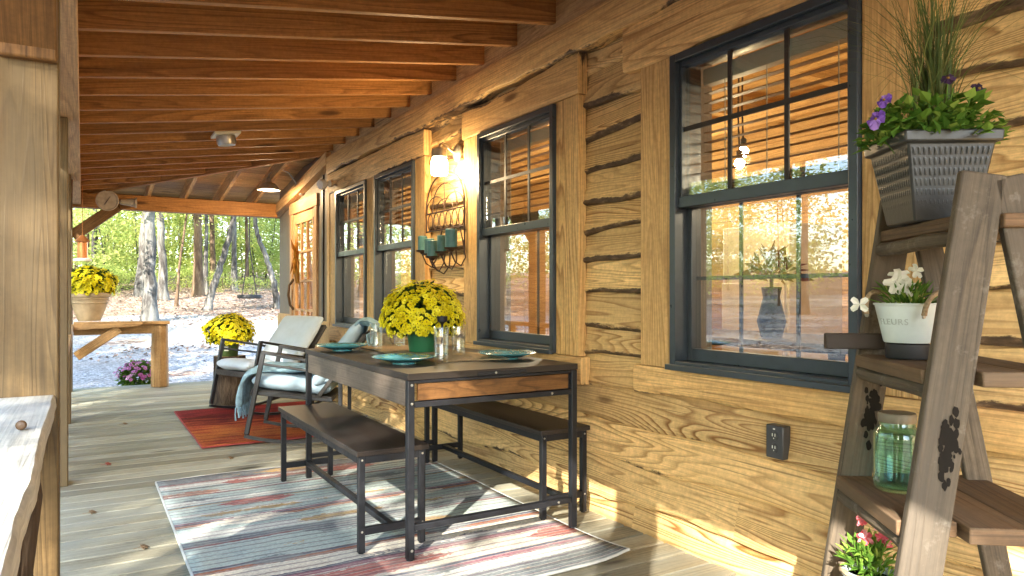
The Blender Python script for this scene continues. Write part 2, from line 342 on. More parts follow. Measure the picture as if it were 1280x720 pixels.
# ------------------------------------------------------------------ mesh builder
class MB:
    def __init__(s):
        s.v = []; s.f = []; s.uv = []; s.mi = []; s.rnd = []; s.bark = {}
    def add(s, verts, faces, uvs=None, mi=0, rnd=None):
        o = len(s.v)
        s.v.extend(tuple(p) for p in verts)
        r = rng.random() if rnd is None else rnd
        for i, f in enumerate(faces):
            s.f.append(tuple(o+k for k in f))
            s.uv.append(uvs[i] if uvs else [(0, 0)]*len(f))
            s.mi.append(mi); s.rnd.append(r if not isinstance(r, list) else r[i])
        return o
    def obox(s, c, ax, ay, az, sx, sy, sz, mi=0, grain=None, rnd=None):
        """box with centre c, unit axes ax, ay, az and sizes; grain = index of the axis the grain runs along"""
        c = Vector(c); ax, ay, az = Vector(ax), Vector(ay), Vector(az)
        h = (sx/2, sy/2, sz/2); A = (ax, ay, az); S = (sx, sy, sz)
        if grain is None: grain = max(range(3), key=lambda k: S[k])
        ou, ov = rng.uniform(0, 20), rng.uniform(0, 20)
        P = []; L = []
        for i in (-1, 1):
            for j in (-1, 1):
                for k in (-1, 1):
                    P.append(c + ax*(i*h[0]) + ay*(j*h[1]) + az*(k*h[2])); L.append((i*h[0], j*h[1], k*h[2]))
        F = [(0, 1, 3, 2), (4, 6, 7, 5), (0, 4, 5, 1), (2, 3, 7, 6), (0, 2, 6, 4), (1, 5, 7, 3)]
        if ax.cross(ay).dot(az) < 0: F = [tuple(reversed(f)) for f in F]
        U = []
        oth = [k for k in range(3) if k != grain]
        for n, f in enumerate(F):
            na = n//2
            if na == grain:      # end grain
                U.append([(L[q][oth[0]]*.6+ou, L[q][oth[1]]+ov) for q in f])
            else:
                o = [k for k in oth if k != na][0]
                U.append([(L[q][grain]+ou, L[q][o]+ov+na*1.37) for q in f])
        s.add(P, F, U, mi, rnd)
    def box(s, x0, x1, y0, y1, z0, z1, mi=0, grain=None, rnd=None):
        s.obox(((x0+x1)/2, (y0+y1)/2, (z0+z1)/2), (1, 0, 0), (0, 1, 0), (0, 0, 1), abs(x1-x0), abs(y1-y0), abs(z1-z0), mi, grain, rnd)
    def beam(s, p0, p1, w, h, mi=0, up=(0, 0, 1), rnd=None):
        p0, p1 = Vector(p0), Vector(p1)
        d = (p1-p0); L = d.length; d.normalize()
        side = d.cross(Vector(up))
        if side.length < 1e-4: side = d.cross(Vector((0, 1, 0)))
        side.normalize(); u = side.cross(d)
        s.obox((p0+p1)/2, d, side, u, L, w, h, mi, 0, rnd)
    def tube(s, pts, rad, n=8, mi=0, cap=True, rnd=None, jit=0):
        pts = [Vector(p) for p in pts]
        if not isinstance(rad, (list, tuple)): rad = [rad]*len(pts)
        ref = None; V = []; U = []
        ou, ov = rng.uniform(0, 20), rng.uniform(0, 20); acc = 0
        for i, p in enumerate(pts):
            t = (pts[min(i+1, len(pts)-1)]-pts[max(i-1, 0)])
            if t.length < 1e-9: t = Vector((0, 0, 1))
            t.normalize()
            if ref is None:
                ref = t.orthogonal().normalized()
            ref = (ref - t*ref.dot(t))
            if ref.length < 1e-6: ref = t.orthogonal()
            ref.normalize(); b = t.cross(ref)
            if i: acc += (pts[i]-pts[i-1]).length
            for k in range(n):
                a = 2*PI*k/n
                rr = rad[i]*(1+(rng.uniform(-jit, jit) if jit else 0))
                V.append(p + ref*(rr*math.cos(a)) + b*(rr*math.sin(a)))
            U.append(acc)
        F = []; UV = []
        for i in range(len(pts)-1):
            for k in range(n):
                k2 = (k+1) % n
                F.append((i*n+k, i*n+k2, (i+1)*n+k2, (i+1)*n+k))
                c = 2*PI*max(rad)/n
                UV.append([(U[i]+ou, k*c+ov), (U[i]+ou, (k+1)*c+ov), (U[i+1]+ou, (k+1)*c+ov), (U[i+1]+ou, k*c+ov)])
        if cap:
            F.append(tuple(reversed(range(n)))); UV.append([(ou+math.cos(2*PI*k/n)*rad[0], ov+math.sin(2*PI*k/n)*rad[0]) for k in reversed(range(n))])
            q = (len(pts)-1)*n
            F.append(tuple(q+k for k in range(n))); UV.append([(ou+math.cos(2*PI*k/n)*rad[-1], ov+math.sin(2*PI*k/n)*rad[-1]) for k in range(n)])
        s.add(V, F, UV, mi, rnd)
    def lathe(s, prof, c=(0, 0, 0), n=24, mi=0, axis=None, rnd=None, close=False, wob=0):
        """profile of (r, z) turned about z (or about the given axis) at c"""
        c = Vector(c)
        if axis is None: q = Matrix.Identity(3)
        else: q = Vector((0, 0, 1)).rotation_difference(Vector(axis)).to_matrix()
        V = []; m = len(prof)
        for r, z in prof:
            for k in range(n):
                a = 2*PI*k/n
                V.append(c + q @ Vector((r*math.cos(a), r*math.sin(a), z)))
        F = []; UV = []
        rngm = m if close else m-1
        for i in range(rngm):
            j = (i+1) % m
            for k in range(n):
                k2 = (k+1) % n
                F.append((i*n+k, i*n+k2, j*n+k2, j*n+k))
                UV.append([(k/n, i/m), ((k+1)/n, i/m), ((k+1)/n, (i+1)/m), (k/n, (i+1)/m)])
        if not close:
            if prof[0][0] > 1e-5: F.append(tuple(reversed(range(n)))); UV.append([(0, 0)]*n)
            if prof[-1][0] > 1e-5: F.append(tuple((m-1)*n+k for k in range(n))); UV.append([(0, 0)]*n)
        s.add(V, F, UV, mi, rnd)
    def ball(s, c, rx, ry=None, rz=None, n=12, mi=0, rnd=None):
        ry = ry or rx; rz = rz or rx; c = Vector(c)
        V = [c+Vector((0, 0, -rz))]; m = n//2
        for i in range(1, m):
            a = -PI/2+PI*i/m
            for k in range(n):
                b = 2*PI*k/n
                V.append(c+Vector((rx*math.cos(a)*math.cos(b), ry*math.cos(a)*math.sin(b), rz*math.sin(a))))
        V.append(c+Vector((0, 0, rz)))
        F = []
        for k in range(n): F.append((0, 1+(k+1) % n, 1+k))
        for i in range(m-2):
            for k in range(n):
                F.append((1+i*n+k, 1+i*n+(k+1) % n, 1+(i+1)*n+(k+1) % n, 1+(i+1)*n+k))
        q = 1+(m-2)*n; e = len(V)-1
        for k in range(n): F.append((q+k, q+(k+1) % n, e))
        s.add(V, F, None, mi, rnd)
    def quad(s, a, b, c, d, mi=0, rnd=None, uv=None):
        s.add([a, b, c, d], [(0, 1, 2, 3)], [uv or [(0, 0), (1, 0), (1, 1), (0, 1)]], mi, rnd)
    def leaf(s, p, d, nrm, L, W, mi=0, rnd=None, fold=.15):
        """one pointed leaf: stalk at p, running along d, a little folded"""
        p = Vector(p); d = Vector(d).normalized()
        sd = d.cross(Vector(nrm))
        if sd.length < 1e-4: sd = d.orthogonal()
        sd.normalize(); up = sd.cross(d)
        V = [p, p+d*L*.45+sd*W/2+up*L*fold*.5, p+d*L-up*L*fold*.6, p+d*L*.45-sd*W/2+up*L*fold*.5]
        s.add(V, [(0, 1, 2), (0, 2, 3)], None, mi, rnd)
    def build(s, name, mats, parent=None, smooth=35, bevel=0, origin=None, solid=0, sub=0):
        if not isinstance(mats, (list, tuple)): mats = [mats]
        org = Vector((0, 0, 0))
        if parent is not None: org = ORG.get(parent.name, Vector((0, 0, 0)))
        elif origin is not None: org = Vector(origin)
        me = bpy.data.meshes.new(name)
        me.from_pydata([tuple(Vector(p)-org) for p in s.v], [], s.f)
        for m in mats: me.materials.append(M[m] if isinstance(m, str) else m)
        me.polygons.foreach_set('material_index', s.mi)
        ul = me.uv_layers.new(name='UVMap')
        flat = []
        for u in s.uv:
            for a in u: flat.extend(a)
        ul.data.foreach_set('uv', flat)
        at = me.attributes.new('rnd', 'FLOAT', 'FACE'); at.data.foreach_set('value', s.rnd)
        if s.bark:
            b = me.attributes.new('bark', 'FLOAT', 'POINT')
            b.data.foreach_set('value', [s.bark.get(i, 0.0) for i in range(len(s.v))])
        me.validate()
        if smooth:
            me.polygons.foreach_set('use_smooth', [True]*len(me.polygons))
            me.set_sharp_from_angle(angle=R(smooth))
        o = bpy.data.objects.new(name, me)
        COL.objects.link(o)
        if parent is not None:
            o.parent = parent; ORG[o.name] = org
        else:
            o.location = org; ORG[o.name] = org
        if solid:
            md = o.modifiers.new('thick', 'SOLIDIFY'); md.thickness = solid; md.offset = 0
        if sub:
            md = o.modifiers.new('sub', 'SUBSURF'); md.levels = sub; md.render_levels = sub
        if bevel:
            md = o.modifiers.new('bev', 'BEVEL'); md.width = bevel; md.segments = 2; md.limit_method = 'ANGLE'; md.angle_limit = R(40)
        return o
ORG = {}

def tag(o, label=None, cat=None, group=None, kind=None):
    if label: o['label'] = label
    if cat: o['category'] = cat
    if group: o['group'] = group
    if kind: o['kind'] = kind
    return o
def thing(name, label, cat, loc=(0, 0, 0), rotz=0, group=None, local=False):
    """an Empty at the thing's base; local=True means its parts are modelled about the origin"""
    o = bpy.data.objects.new(name, None); COL.objects.link(o)
    o.location = loc; o.rotation_euler = (0, 0, rotz); o.empty_display_size = .1
    ORG[o.name] = Vector((0, 0, 0)) if local else Vector(loc)
    return tag(o, label, cat, group)
def copy_tree(o, parent=None):
    c = o.copy(); COL.objects.link(c)
    if parent is not None: c.parent = parent
    ORG[c.name] = ORG.get(o.name, Vector((0, 0, 0)))
    for ch in [k for k in bpy.data.objects if k.parent == o]: copy_tree(ch, c)
    return c
def fbm(x, y, z=0, s=1.0): return mnoise.fractal(Vector((x*s, y*s, z)), 1.0, 2.0, 3)
# ================================================================== camera, light
H = 1.12
cam = bpy.data.objects.new('camera', bpy.data.cameras.new('camera')); COL.objects.link(cam)
cam.location = (0, 0, H); cam.rotation_euler = (R(90), 0, -R(30.82))
cam.data.lens = 900/1280*36; cam.data.sensor_width = 36; cam.data.shift_y = 7/1280
cam.data.clip_end = 500; cam.data.clip_start = .02
scene.camera = cam
ELEV = 27.0
sun = bpy.data.objects.new('sun', bpy.data.lights.new('sun', 'SUN')); COL.objects.link(sun)
sun.data.energy = SUN_E; sun.data.angle = R(.5); sun.data.color = (1, .92, .80)
L = Vector((math.cos(R(ELEV))*.7071, math.cos(R(ELEV))*.7071, -math.sin(R(ELEV))))
sun.rotation_euler = L.to_track_quat('-Z', 'Y').to_euler(); sun.location = (-8, -8, 9)
w = bpy.data.worlds.new('World'); scene.world = w; w.use_nodes = True
wn = w.node_tree; bg = wn.nodes['Background']
sky = wn.nodes.new('ShaderNodeTexSky'); sky.sky_type = 'NISHITA'; sky.sun_disc = False
sky.sun_elevation = R(ELEV); sky.sun_rotation = R(225)
wn.links.new(sky.outputs[0], bg.inputs[0]); bg.inputs[1].default_value = SKY_E
vs = scene.view_settings
vs.view_transform = 'Standard'; vs.look = 'None'; vs.exposure = EXPO; vs.gamma = 1; vs.use_curve_mapping = False
cy = scene.cycles
cy.use_denoising = True; cy.max_bounces = 9; cy.diffuse_bounces = 5; cy.glossy_bounces = 4; cy.transmission_bounces = 8; cy.transparent_max_bounces = 20
cy.sample_clamp_indirect = 6.0; cy.caustics_reflective = False; cy.caustics_refractive = False

# ================================================================== ground
def ground_h(x, y):
    d = math.hypot(x, y)
    h = -.32
    if d > 11: h += .072*(min(d, 44)-11)
    if d > 44: h += .03*(d-44)
    return h + .05*fbm(x, y, 0, .25)*min(1, max(0, (d-6)/8))
def sheet(name, m, xs, ys, dz=0, kind='structure', keep=None):
    mb = MB(); nx = len(xs)
    V = [(x, y, ground_h(x, y)+dz) for y in ys for x in xs]
    F = []
    for j in range(len(ys)-1):
        for i in range(nx-1):
            F.append((j*nx+i, j*nx+i+1, (j+1)*nx+i+1, (j+1)*nx+i))
    mb.add(V, F)
    return tag(mb.build(name, m), kind=kind)
xs = sorted(set([-300, -200, -140, -100, -80] + [-64+2*i for i in range(65)] + [80, 100, 140, 200, 300]))
ys = sorted(set([-300, -200, -140, -100, -80] + [-60+2*i for i in range(66)] + [80, 100, 140, 200, 300]))
sheet('ground', 'ground', xs, ys)
# gravel drive round the far end and the open side of the porch
def gv(t, x):
    y0 = 10.2 if x > -.6 else 3.0+.4*math.sin(x)
    y1 = 20.6+1.0*math.sin(x*.35+1)+.6*math.sin(x*.9)-(0.5 if x > 3 else 0)
    return y0+(y1-y0)*t
mb = MB(); gx = [-46+.5*i for i in range(150)]; V = []
for x in gx:
    for j in range(25): yv = gv(j/24, x); V.append((x, yv, ground_h(x, yv)+.022))
F = [(i*25+j, (i+1)*25+j, (i+1)*25+j+1, i*25+j+1) for i in range(len(gx)-1) for j in range(24)]
mb.add(V, F); tag(mb.build('gravel_drive', 'gravel'), kind='structure')
# fallen leaves lying about: nobody could count them
mb = MB()
for i in range(9000):
    if i < 5200: x, y = rng.uniform(-3, 12), rng.uniform(19, 34)
    elif i < 5500:
        x, y = rng.gauss(.6, 1.6), rng.gauss(15.2, .5)
    else:
        x, y = rng.uniform(-16, -1.2), rng.uniform(-4, 24)
    z = ground_h(x, y)+.035+rng.uniform(0, .03)
    a = rng.uniform(0, 2*PI); s = rng.uniform(.05, .11)
    mb.leaf((x, y, z), (math.cos(a), math.sin(a), rng.uniform(-.25, .3)), (rng.uniform(-.4, .4), rng.uniform(-.4, .4), 1), s, s*.8, 0, None, .3)
tag(mb.build('leaf_litter', 'litter', smooth=0), kind='stuff')

# ================================================================== porch floor
mb = MB(); y = -1.6
while y < 9.9:
    wd = .139
    mb.box(-.24, 2.32, y+.005, y+wd-.005, -.04+rng.uniform(-.0012, .0012), 0+rng.uniform(-.0012, .0012), grain=0)
    y += wd
mb.box(-.26, 2.3, 9.9, 9.94, -.3, -.002, grain=0)
mb.box(-.28, -.245, -1.6, 9.94, -.3, -.002, grain=1)
mb.box(-.2, 2.3, -1.6, 9.85, -.30, -.12, 1, grain=1, rnd=0)  # black slab added below the boards, painting the shade in the gaps
tag(mb.build('porch_floor', ['deck', 'tar_gap_shade'], bevel=.005), kind='structure')

# ================================================================== cabin
WX = 2.24
cabin = thing('cabin', 'rustic cabin wall of live-edge honey pine planks with slate-framed windows and a glazed door', 'cabin', (WX, 3, 0))
SHIFT = .045
WIN = [(1.451, 2.334), (3.237, 4.113), (5.165, 6.032), (6.264, 7.157)]
WZ0, WZ1 = .798, 2.15
DOOR = (8.1, 9.1, 0.02, 2.1)
openings = [(a, b, WZ0, WZ1) for a, b in WIN] + [DOOR]
def holed(mb, x0, x1, Y0, Y1, z0, z1, ops, mi=0):
    ed = sorted(set([Y0, Y1]+[e for o in ops for e in o[:2] if Y0 < e < Y1]))
    for a, b in zip(ed, ed[1:]):
        o = [q for q in ops if q[0] <= a+1e-6 and q[1] >= b-1e-6]
        if not o: mb.box(x0, x1, a, b, z0, z1, mi)
        else:
            if o[0][2] > z0: mb.box(x0, x1, a, b, z0, o[0][2], mi)
            if o[0][3] < z1: mb.box(x0, x1, a, b, o[0][3], z1, mi)
mb = MB(); holed(mb, WX+.02, WX+.16, -1.6, 9.85, -.05, 3.0, openings)
mb.build('wall_core', 'grey_panel', cabin)
# live-edge lap siding: one surface, every plank with its own wavy, barky lower edge
mb = MB()
rows = [-.06]
sp = [.175, .20, .17, .165, .15, .16, .155, .165, .15, .16, .17, .155, .16, .175, .165, .2, .2]
for s_ in sp: rows.append(rows[-1]+s_)
Y0, Y1, dy = -1.6, 7.40, .02
ny = int((Y1-Y0)/dy)+1
def z_row(i): return rows[min(i, len(rows)-1)]
def edge(i, Y):
    if i == 0: return -.06
    a = (.034 if z_row(i) > .75 else .026) + .022*(mnoise.noise(Vector((i*7.7, 3.1, 0)))+.3)
    e = rows[i] + a*mnoise.noise(Vector((Y*1.25+i*13.7, i*5.1, 0)))*1.25 + .012*mnoise.noise(Vector((Y*5+i*3.7, i*9.1, 2)))
    k = mnoise.noise(Vector((Y*.8+i*31.7, i*2.1, 7)))
    if k > .42: e -= (k-.42)*.30          # a swelling where a branch left the trunk
    return e
TS = [0, .012, .07, .14, .21, .3, .55, .8, 1.0]
for i in range(len(rows)-1):
    off = i*1.37+rng.uniform(0, 18); offv = rng.uniform(0, 18)
    thick = .042+rng.uniform(-.008, .010); cols = []
    cuts = sorted(rng.uniform(Y0, Y1) for _ in range(2))
    V = []; ids = []
    for k in range(ny):
        Y = Y0+k*dy; e0 = edge(i, Y); e1 = edge(i+1, Y)+.006
        bw = max(0, (.72 if z_row(i) > .78 else .04)+1.0*mnoise.noise(Vector((Y*1.1+i*17.3, i*3.3, 5))))      # how much bark is left here
        lip = thick*(1+.25*mnoise.noise(Vector((Y*2+i*5, 1, 3))))
        for j, t_ in enumerate(TS):
            hgt = (e1-e0); z = e0+hgt*t_
            fr = WX-lip*(1-t_*.85)-.002
            if j == 0: X = WX+.004; bk = 1.0*min(1, bw*1.3); z = e0+.001
            elif j == 1: X = fr+.014; bk = 1.0*min(1, bw*1.3)
            elif j == 2: X = fr+.004+.010*bw*mnoise.noise(Vector((Y*12, z*30, 1))); bk = min(1, bw*1.15)
            elif j == 3: X = fr+.001; bk = bw*.72
            elif j == 4: X = fr; bk = bw*.35
            else: X = fr; bk = 0
            V.append((X, Y, z)); ids.append(bk)
    nT = len(TS); F = []; UV = []
    for k in range(ny-1):
        Ym = Y0+(k+.5)*dy
        o2 = off + (3.7 if Ym > cuts[0] else 0) + (5.1 if Ym > cuts[1] else 0)
        for j in range(nT-1):
            a = k*nT+j; q = (a, a+1, a+nT+1, a+nT)
            zc = sum(V[p][2] for p in q)/4
            if any(o[0]-.012 < Ym < o[1]+.012 and o[2]-.02 < zc < o[3]+.02 for o in openings): continue
            F.append(q); UV.append([(V[p][1]+o2, V[p][2]+offv) for p in q])
    base = mb.add(V, F, UV, 0)
    for q, b in enumerate(ids): mb.bark[base+q] = b
mb.build('plank_siding', 'siding', cabin, smooth=50)

def live_board(mb, Y0, Y1, z0, z1, x0, x1, bot=.0, top=.0, seed=0, step=.04):
    """a board along the wall with natural wavy edges"""
    n = max(2, int((Y1-Y0)/step)); V = []; bk = []
    ou, ov = rng.uniform(0, 20), rng.uniform(0, 20)
    for k in range(n+1):
        Y = Y0+(Y1-Y0)*k/n
        b = z0+bot*(mnoise.noise(Vector((Y*1.7, seed*3.3, 0)))*1.2+.5*mnoise.noise(Vector((Y*5, seed*1.3, 4))))
        t_ = z1+top*(mnoise.noise(Vector((Y*1.5, seed*7.3, 9)))*1.2+.5*mnoise.noise(Vector((Y*4.4, seed*2.3, 2))))
        w1 = .55+.9*mnoise.noise(Vector((Y*1.3, seed*5.1, 1))); w2 = .55+.9*mnoise.noise(Vector((Y*1.3, seed*4.1, 6)))
        V += [(x1, Y, b), (x0+.006, Y, b), (x0, Y, b+.022), (x0, Y, t_-.022), (x0+.006, Y, t_), (x1, Y, t_)]
        bk += [w1 if bot else 0, w1 if bot else 0, w1*.4 if bot else 0, w2*.4 if top else 0, w2 if top else 0, w2 if top else 0]
    F = []; UV = []
    for k in range(n):
        for j in range(5):
            a = k*6+j; q = (a, a+1, a+7, a+6)
            F.append(q); UV.append([(V[p][1]+ou, V[p][2]+V[p][0]+ov) for p in q])
    for e in (0, n):
        f = tuple(e*6+j for j in range(6)); f = f if e else tuple(reversed(f))
        F.append(f); UV.append([(V[p][2]*.5+ou, V[p][0]+ov) for p in f])
    base = mb.add(V, F, UV)
    for q, b in enumerate(bk): mb.bark[base+q] = b
def board(name, Y0, Y1, z0, z1, x0=2.163, x1=2.215, bot=0, top=0, seed=0, m='casing', bev=.003):
    b = MB(); 
    if bot or top: live_board(b, Y0, Y1, z0, z1, x0, x1, bot, top, seed)
    else: b.box(x0, x1, Y0, Y1, z0, z1)
    return b.build(name, m, cabin, bevel=bev)
# casings, headers, sills
for a, b in ((1.24, 1.449), (2.336, 2.545), (3.03, 3.235), (4.115, 4.335), (4.98, 5.163), (6.034, 6.262), (7.159, 7.38)):
    board('casing_board', a, b, .794, 2.155)
board('header_board', .95, 2.66, 2.157, 2.375, 2.150, 2.215, .03, .035, 1)
board('header_board', 3.02, 4.345, 2.157, 2.36, 2.150, 2.215, 0, .035, 2)
board('header_board', 4.97, 7.385, 2.157, 2.36, 2.150, 2.215, .012, .012, 3)
board('sill_board', .95, 2.59, .672, .791, 2.155, 2.215, .022, 0, 4)
board('sill_board', 3.0, 4.37, .64, .791, 2.155, 2.215, .02, 0, 5)
board('sill_board', 4.95, 7.39, .64, .791, 2.155, 2.215, .02, 0, 6)
board('frieze_board', -1.6, 7.41, 2.375, 2.54, 2.128, 2.22, .028, 0, 7, 'casing')
board('corner_board', 7.405, 7.50, -.05, 2.6, 2.16, 2.26)
board('ledger_board', -1.6, 7.41, 2.545, 2.80, 2.175, 2.26, 0, 0, 0, 'roofdeck')
# end bay: grey board wall with the door
b = MB()
holed(b, 2.215, 2.262, 7.50, 9.84, -.01, 2.63, [(DOOR[0]-.09, DOOR[1]+.09, -.01, DOOR[3]+.09)])
b.build('panel_wall', 'grey_panel', cabin, bevel=.002)
b = MB()
for a, c in ((DOOR[0]-.10, DOOR[0]), (DOOR[1], DOOR[1]+.10)): b.box(2.19, 2.262, a, c, 0, DOOR[3])
b.box(2.188, 2.262, DOOR[0]-.12, DOOR[1]+.12, DOOR[3]+.002, DOOR[3]+.14)
b.build('door_casing', 'door', cabin, bevel=.003)
b = MB()
b.beam((2.17, 7.42, 2.53), (2.17, 9.84, 2.20), .09, .13); b.build('slope_trim', 'roofdeck', cabin, bevel=.003)
for ya, yb, zt_ in ((9.2, 9.84, .86), (7.52, 7.98, .82)): b = MB(); b.box(2.19, 2.214, ya, yb, 0, zt_); b.build('wainscot', 'casing', cabin, bevel=.003)
b = MB(); b.box(2.2, 2.26, 7.78, 7.83, 0, 2.5); b.build('corner_trim', 'muntin', cabin)
# door
d = MB(); y0, y1, z0, z1 = DOOR[0]+.01, DOOR[1]-.01, .03, DOOR[3]-.012
dx0, dx1 = 2.205, 2.25
d.box(dx0, dx1, y0, y0+.10, z0, z1); d.box(dx0, dx1, y1-.10, y1, z0, z1)
d.box(dx0, dx1, y0+.10, y1-.10, z1-.12, z1); d.box(dx0, dx1, y0+.10, y1-.10, z0, z0+.2)
door = d.build('door', 'door', cabin, bevel=.003)
g = MB(); gy0, gy1, gz0, gz1 = y0+.10, y1-.10, z0+.2, z1-.12
for k in (1, 2): yy = gy0+(gy1-gy0)*k/3; g.box(dx0+.004, dx1-.004, yy-.014, yy+.014, gz0, gz1)
for k in range(1, 5): zz = gz0+(gz1-gz0)*k/5; g.box(dx0+.001, dx1-.002, gy0, gy1, zz-.014, zz+.014)
g.build('glazing_bars', 'door', door, bevel=.002)
g = MB(); g.box(dx0+.018, dx0+.024, gy0, gy1, gz0, gz1); g.build('pane', 'doorpane', door)
g = MB(); g.tube([(2.205, 9.05, .92), (2.16, 9.055, .98), (2.14, 9.06, 1.10), (2.15, 9.055, 1.22), (2.205, 9.05, 1.30)], [.016, .014, .017, .014, .016], 8, jit=.1)
g.build('handle', 'bark_brown', door)
for zz in (.35, 1.9): g = MB(); g.box(2.195, 2.206, DOOR[0]-.03, DOOR[0]+.05, zz, zz+.09); g.build('hinge', 'black_metal', door)
# windows
def window(y0, y1, low_grid, blind_drop, tilt):
    f = MB(); t_ = .034
    f.box(2.142, 2.30, y0, y0+t_, WZ0, WZ1); f.box(2.142, 2.30, y1-t_, y1, WZ0, WZ1)
    f.box(2.142, 2.30, y0+t_, y1-t_, WZ1-t_, WZ1); f.box(2.142, 2.30, y0+t_, y1-t_, WZ0, WZ0+.032)
    f.box(2.118, 2.142, y0-.004, y1+.004, WZ0-.006, WZ0+.018)
    win = f.build('window', 'window_metal', cabin, bevel=.003)
    a0, a1 = y0+t_, y1-t_; s_ = .026
    zm0, zm1 = 1.488, 1.537
    u = MB(); X0, X1 = 2.165, 2.205
    u.box(X0, X1, a0, a0+s_*.7, zm0, WZ1-t_); u.box(X0, X1, a1-s_*.7, a1, zm0, WZ1-t_)
    u.box(X0-.006, X1, a0, a1, zm0, zm1); u.box(X0, X1, a0+s_*.7, a1-s_*.7, WZ1-t_-.022, WZ1-t_)
    u.build('upper_sash', 'window_metal', win, bevel=.003)
    l = MB(); X2, X3 = 2.215, 2.255
    l.box(X2, X3, a0, a0+s_, WZ0+.032, zm0+.04); l.box(X2, X3, a1-s_, a1, WZ0+.032, zm0+.04)
    l.box(X2, X3, a0+s_, a1-s_, WZ0+.032, WZ0+.085); l.box(X2, X3, a0+s_, a1-s_, zm0, zm0+.04)
    l.build('lower_sash', 'window_metal', win, bevel=.003)
    g = MB(); g.box(2.186, 2.190, a0+.02, a1-.02, zm1, WZ1-t_-.02); g.build('pane', 'pane', win)
    g = MB(); g.box(2.236, 2.240, a0+s_, a1-s_, WZ0+.085, zm0); g.build('pane', 'coated_pane', win)
    g = MB(); zc = (zm1+WZ1-t_)/2
    for k in (1, 2): yy = a0+(a1-a0)*k/3; g.box(2.178, 2.185, yy-.010, yy+.010, zm1, WZ1-t_-.02)
    g.box(2.177, 2.184, a0+.02, a1-.02, zc-.010, zc+.010)
    g.build('muntin', 'muntin', win)
    if low_grid:
        g = MB(); zc = (WZ0+.085+zm0)/2
        for k in low_grid: yy = a0+(a1-a0)*k/3; g.box(2.243, 2.250, yy-.008, yy+.008, WZ0+.085, zm0)
        if len(low_grid) > 1: g.box(2.244, 2.251, a0+s_, a1-s_, zc-.008, zc+.008)
        g.build('muntin', 'muntin', win)
    # wooden blind drawn half way up behind the glass
    b = MB(); b.box(2.30, 2.35, a0+.01, a1-.01, WZ1-.115, WZ1-.045); b.build('blind_headrail', 'cream', win, bevel=.003)
    b = MB(); z = WZ1-.15
    while z > blind_drop+.085:
        b.obox((2.325, (a0+a1)/2, z), (math.cos(R(tilt)), 0, math.sin(R(tilt))), (0, 1, 0), (-math.sin(R(tilt)), 0, math.cos(R(tilt))), .05, a1-a0-.03, .0025)
        z -= .043
    for k in range(6): b.box(2.30, 2.35, a0+.015, a1-.015, blind_drop+.012*k+.002, blind_drop+.012*k+.011)
    b.build('blind_slats', 'blindwood', win)
    for yy in (a0+.14, (a0+a1)/2+.05, a1-.14):
        b = MB(); b.tube([(2.296, yy, WZ1-.12), (2.296, yy, blind_drop)], .0022, 5); b.build('blind_cord', 'cream', win)
    b = MB(); b.tube([(2.292, a0+.08, WZ1-.12), (2.291, a0+.082, blind_drop-.05), (2.291, a0+.10, blind_drop-.10), (2.291, a0+.08, blind_drop-.05)], .0022, 5)
    b.build('blind_cord', 'cream', win)
for (a, b_), lg, dr in zip(WIN, ((1, 2), (1,), (), ()), (1.53, 1.545, 1.60, 1.60)): window(a, b_, lg, dr, 6 if b_ < 5 else 42)
# the room behind the windows
b = MB()
b.box(6.0, 6.1, -1.6, 9.85, -.05, 3.2); b.box(2.41, 6.0, -1.7, -1.6, -.05, 3.2); b.box(2.41, 6.0, 9.75, 9.85, -.05, 3.2)
for k in range(22):
    z = -.05+.15*k
    b.box(5.975, 6.0, -1.6, 9.75, z+.003, z+.147, grain=1); b.box(2.41, 5.97, 9.72, 9.75, z+.003, z+.147, grain=0)
b.box(2.40, 2.43, 4.3, 5.2, 0, 2.9)
b.build('interior_wall', 'inwood', cabin)
b = MB(); b.box(2.40, 6.1, -1.7, 9.85, 2.98, 3.05); b.box(2.3, 2.5, -1.7, 9.85, 3.05, 3.2)
for k in range(9): yy = -1.0+1.15*k; b.box(2.42, 5.97, yy-.05, yy+.05, 2.78, 2.98, grain=0)
for k in range(3): xx = 3.1+1.1*k; b.box(xx-.045, xx+.045, -1.6, 9.7, 2.66, 2.779, grain=1)
b.build('interior_ceiling', 'inwood', cabin)
b = MB()
for k in range(26): b.box(2.40, 6.0, -1.6+.436*k, -1.6+.436*k+.43, -.03, .005, grain=0)
b.build('interior_floor', 'inwood', cabin)
b = MB(); b.box(2.2, 6.4, -1.7, 10.0, 3.21, 3.3); b.build('roof', 'roofdeck', cabin)

cabin.location.x += SHIFT
# ================================================================== porch roof and posts
porch = thing('timber_porch', 'timber porch roof of brown rafters on square weathered posts along the open side', 'porch', (0, 3, 0))
SL = .143; Z0 = 2.28
def rz(x): return Z0+SL*x
HC = 9.74
ys_r = []
yk = 3.68-.4064*12
while yk < 9.66:
    xe = 2.235 if yk < 7.45 else HC-yk-.03
    if xe > .1:
        b = MB(); h = .185
        p0 = Vector((-.56, yk, rz(-.56)+h/2)); p1 = Vector((xe, yk, rz(xe)+h/2))
        b.beam(p0, p1, .04, h); b.build('rafter', 'rafter', porch, bevel=.003)
    yk += .4064
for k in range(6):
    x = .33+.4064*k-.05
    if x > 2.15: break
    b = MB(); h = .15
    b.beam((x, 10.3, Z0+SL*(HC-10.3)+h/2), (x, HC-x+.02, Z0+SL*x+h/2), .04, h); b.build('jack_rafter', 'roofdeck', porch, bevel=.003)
b = MB(); b.beam((-.62, HC+.62, rz(-.62)+.082), (2.22, HC-2.22, rz(2.22)+.082), .05, .20); b.build('hip_rafter', 'rafter', porch, bevel=.003)
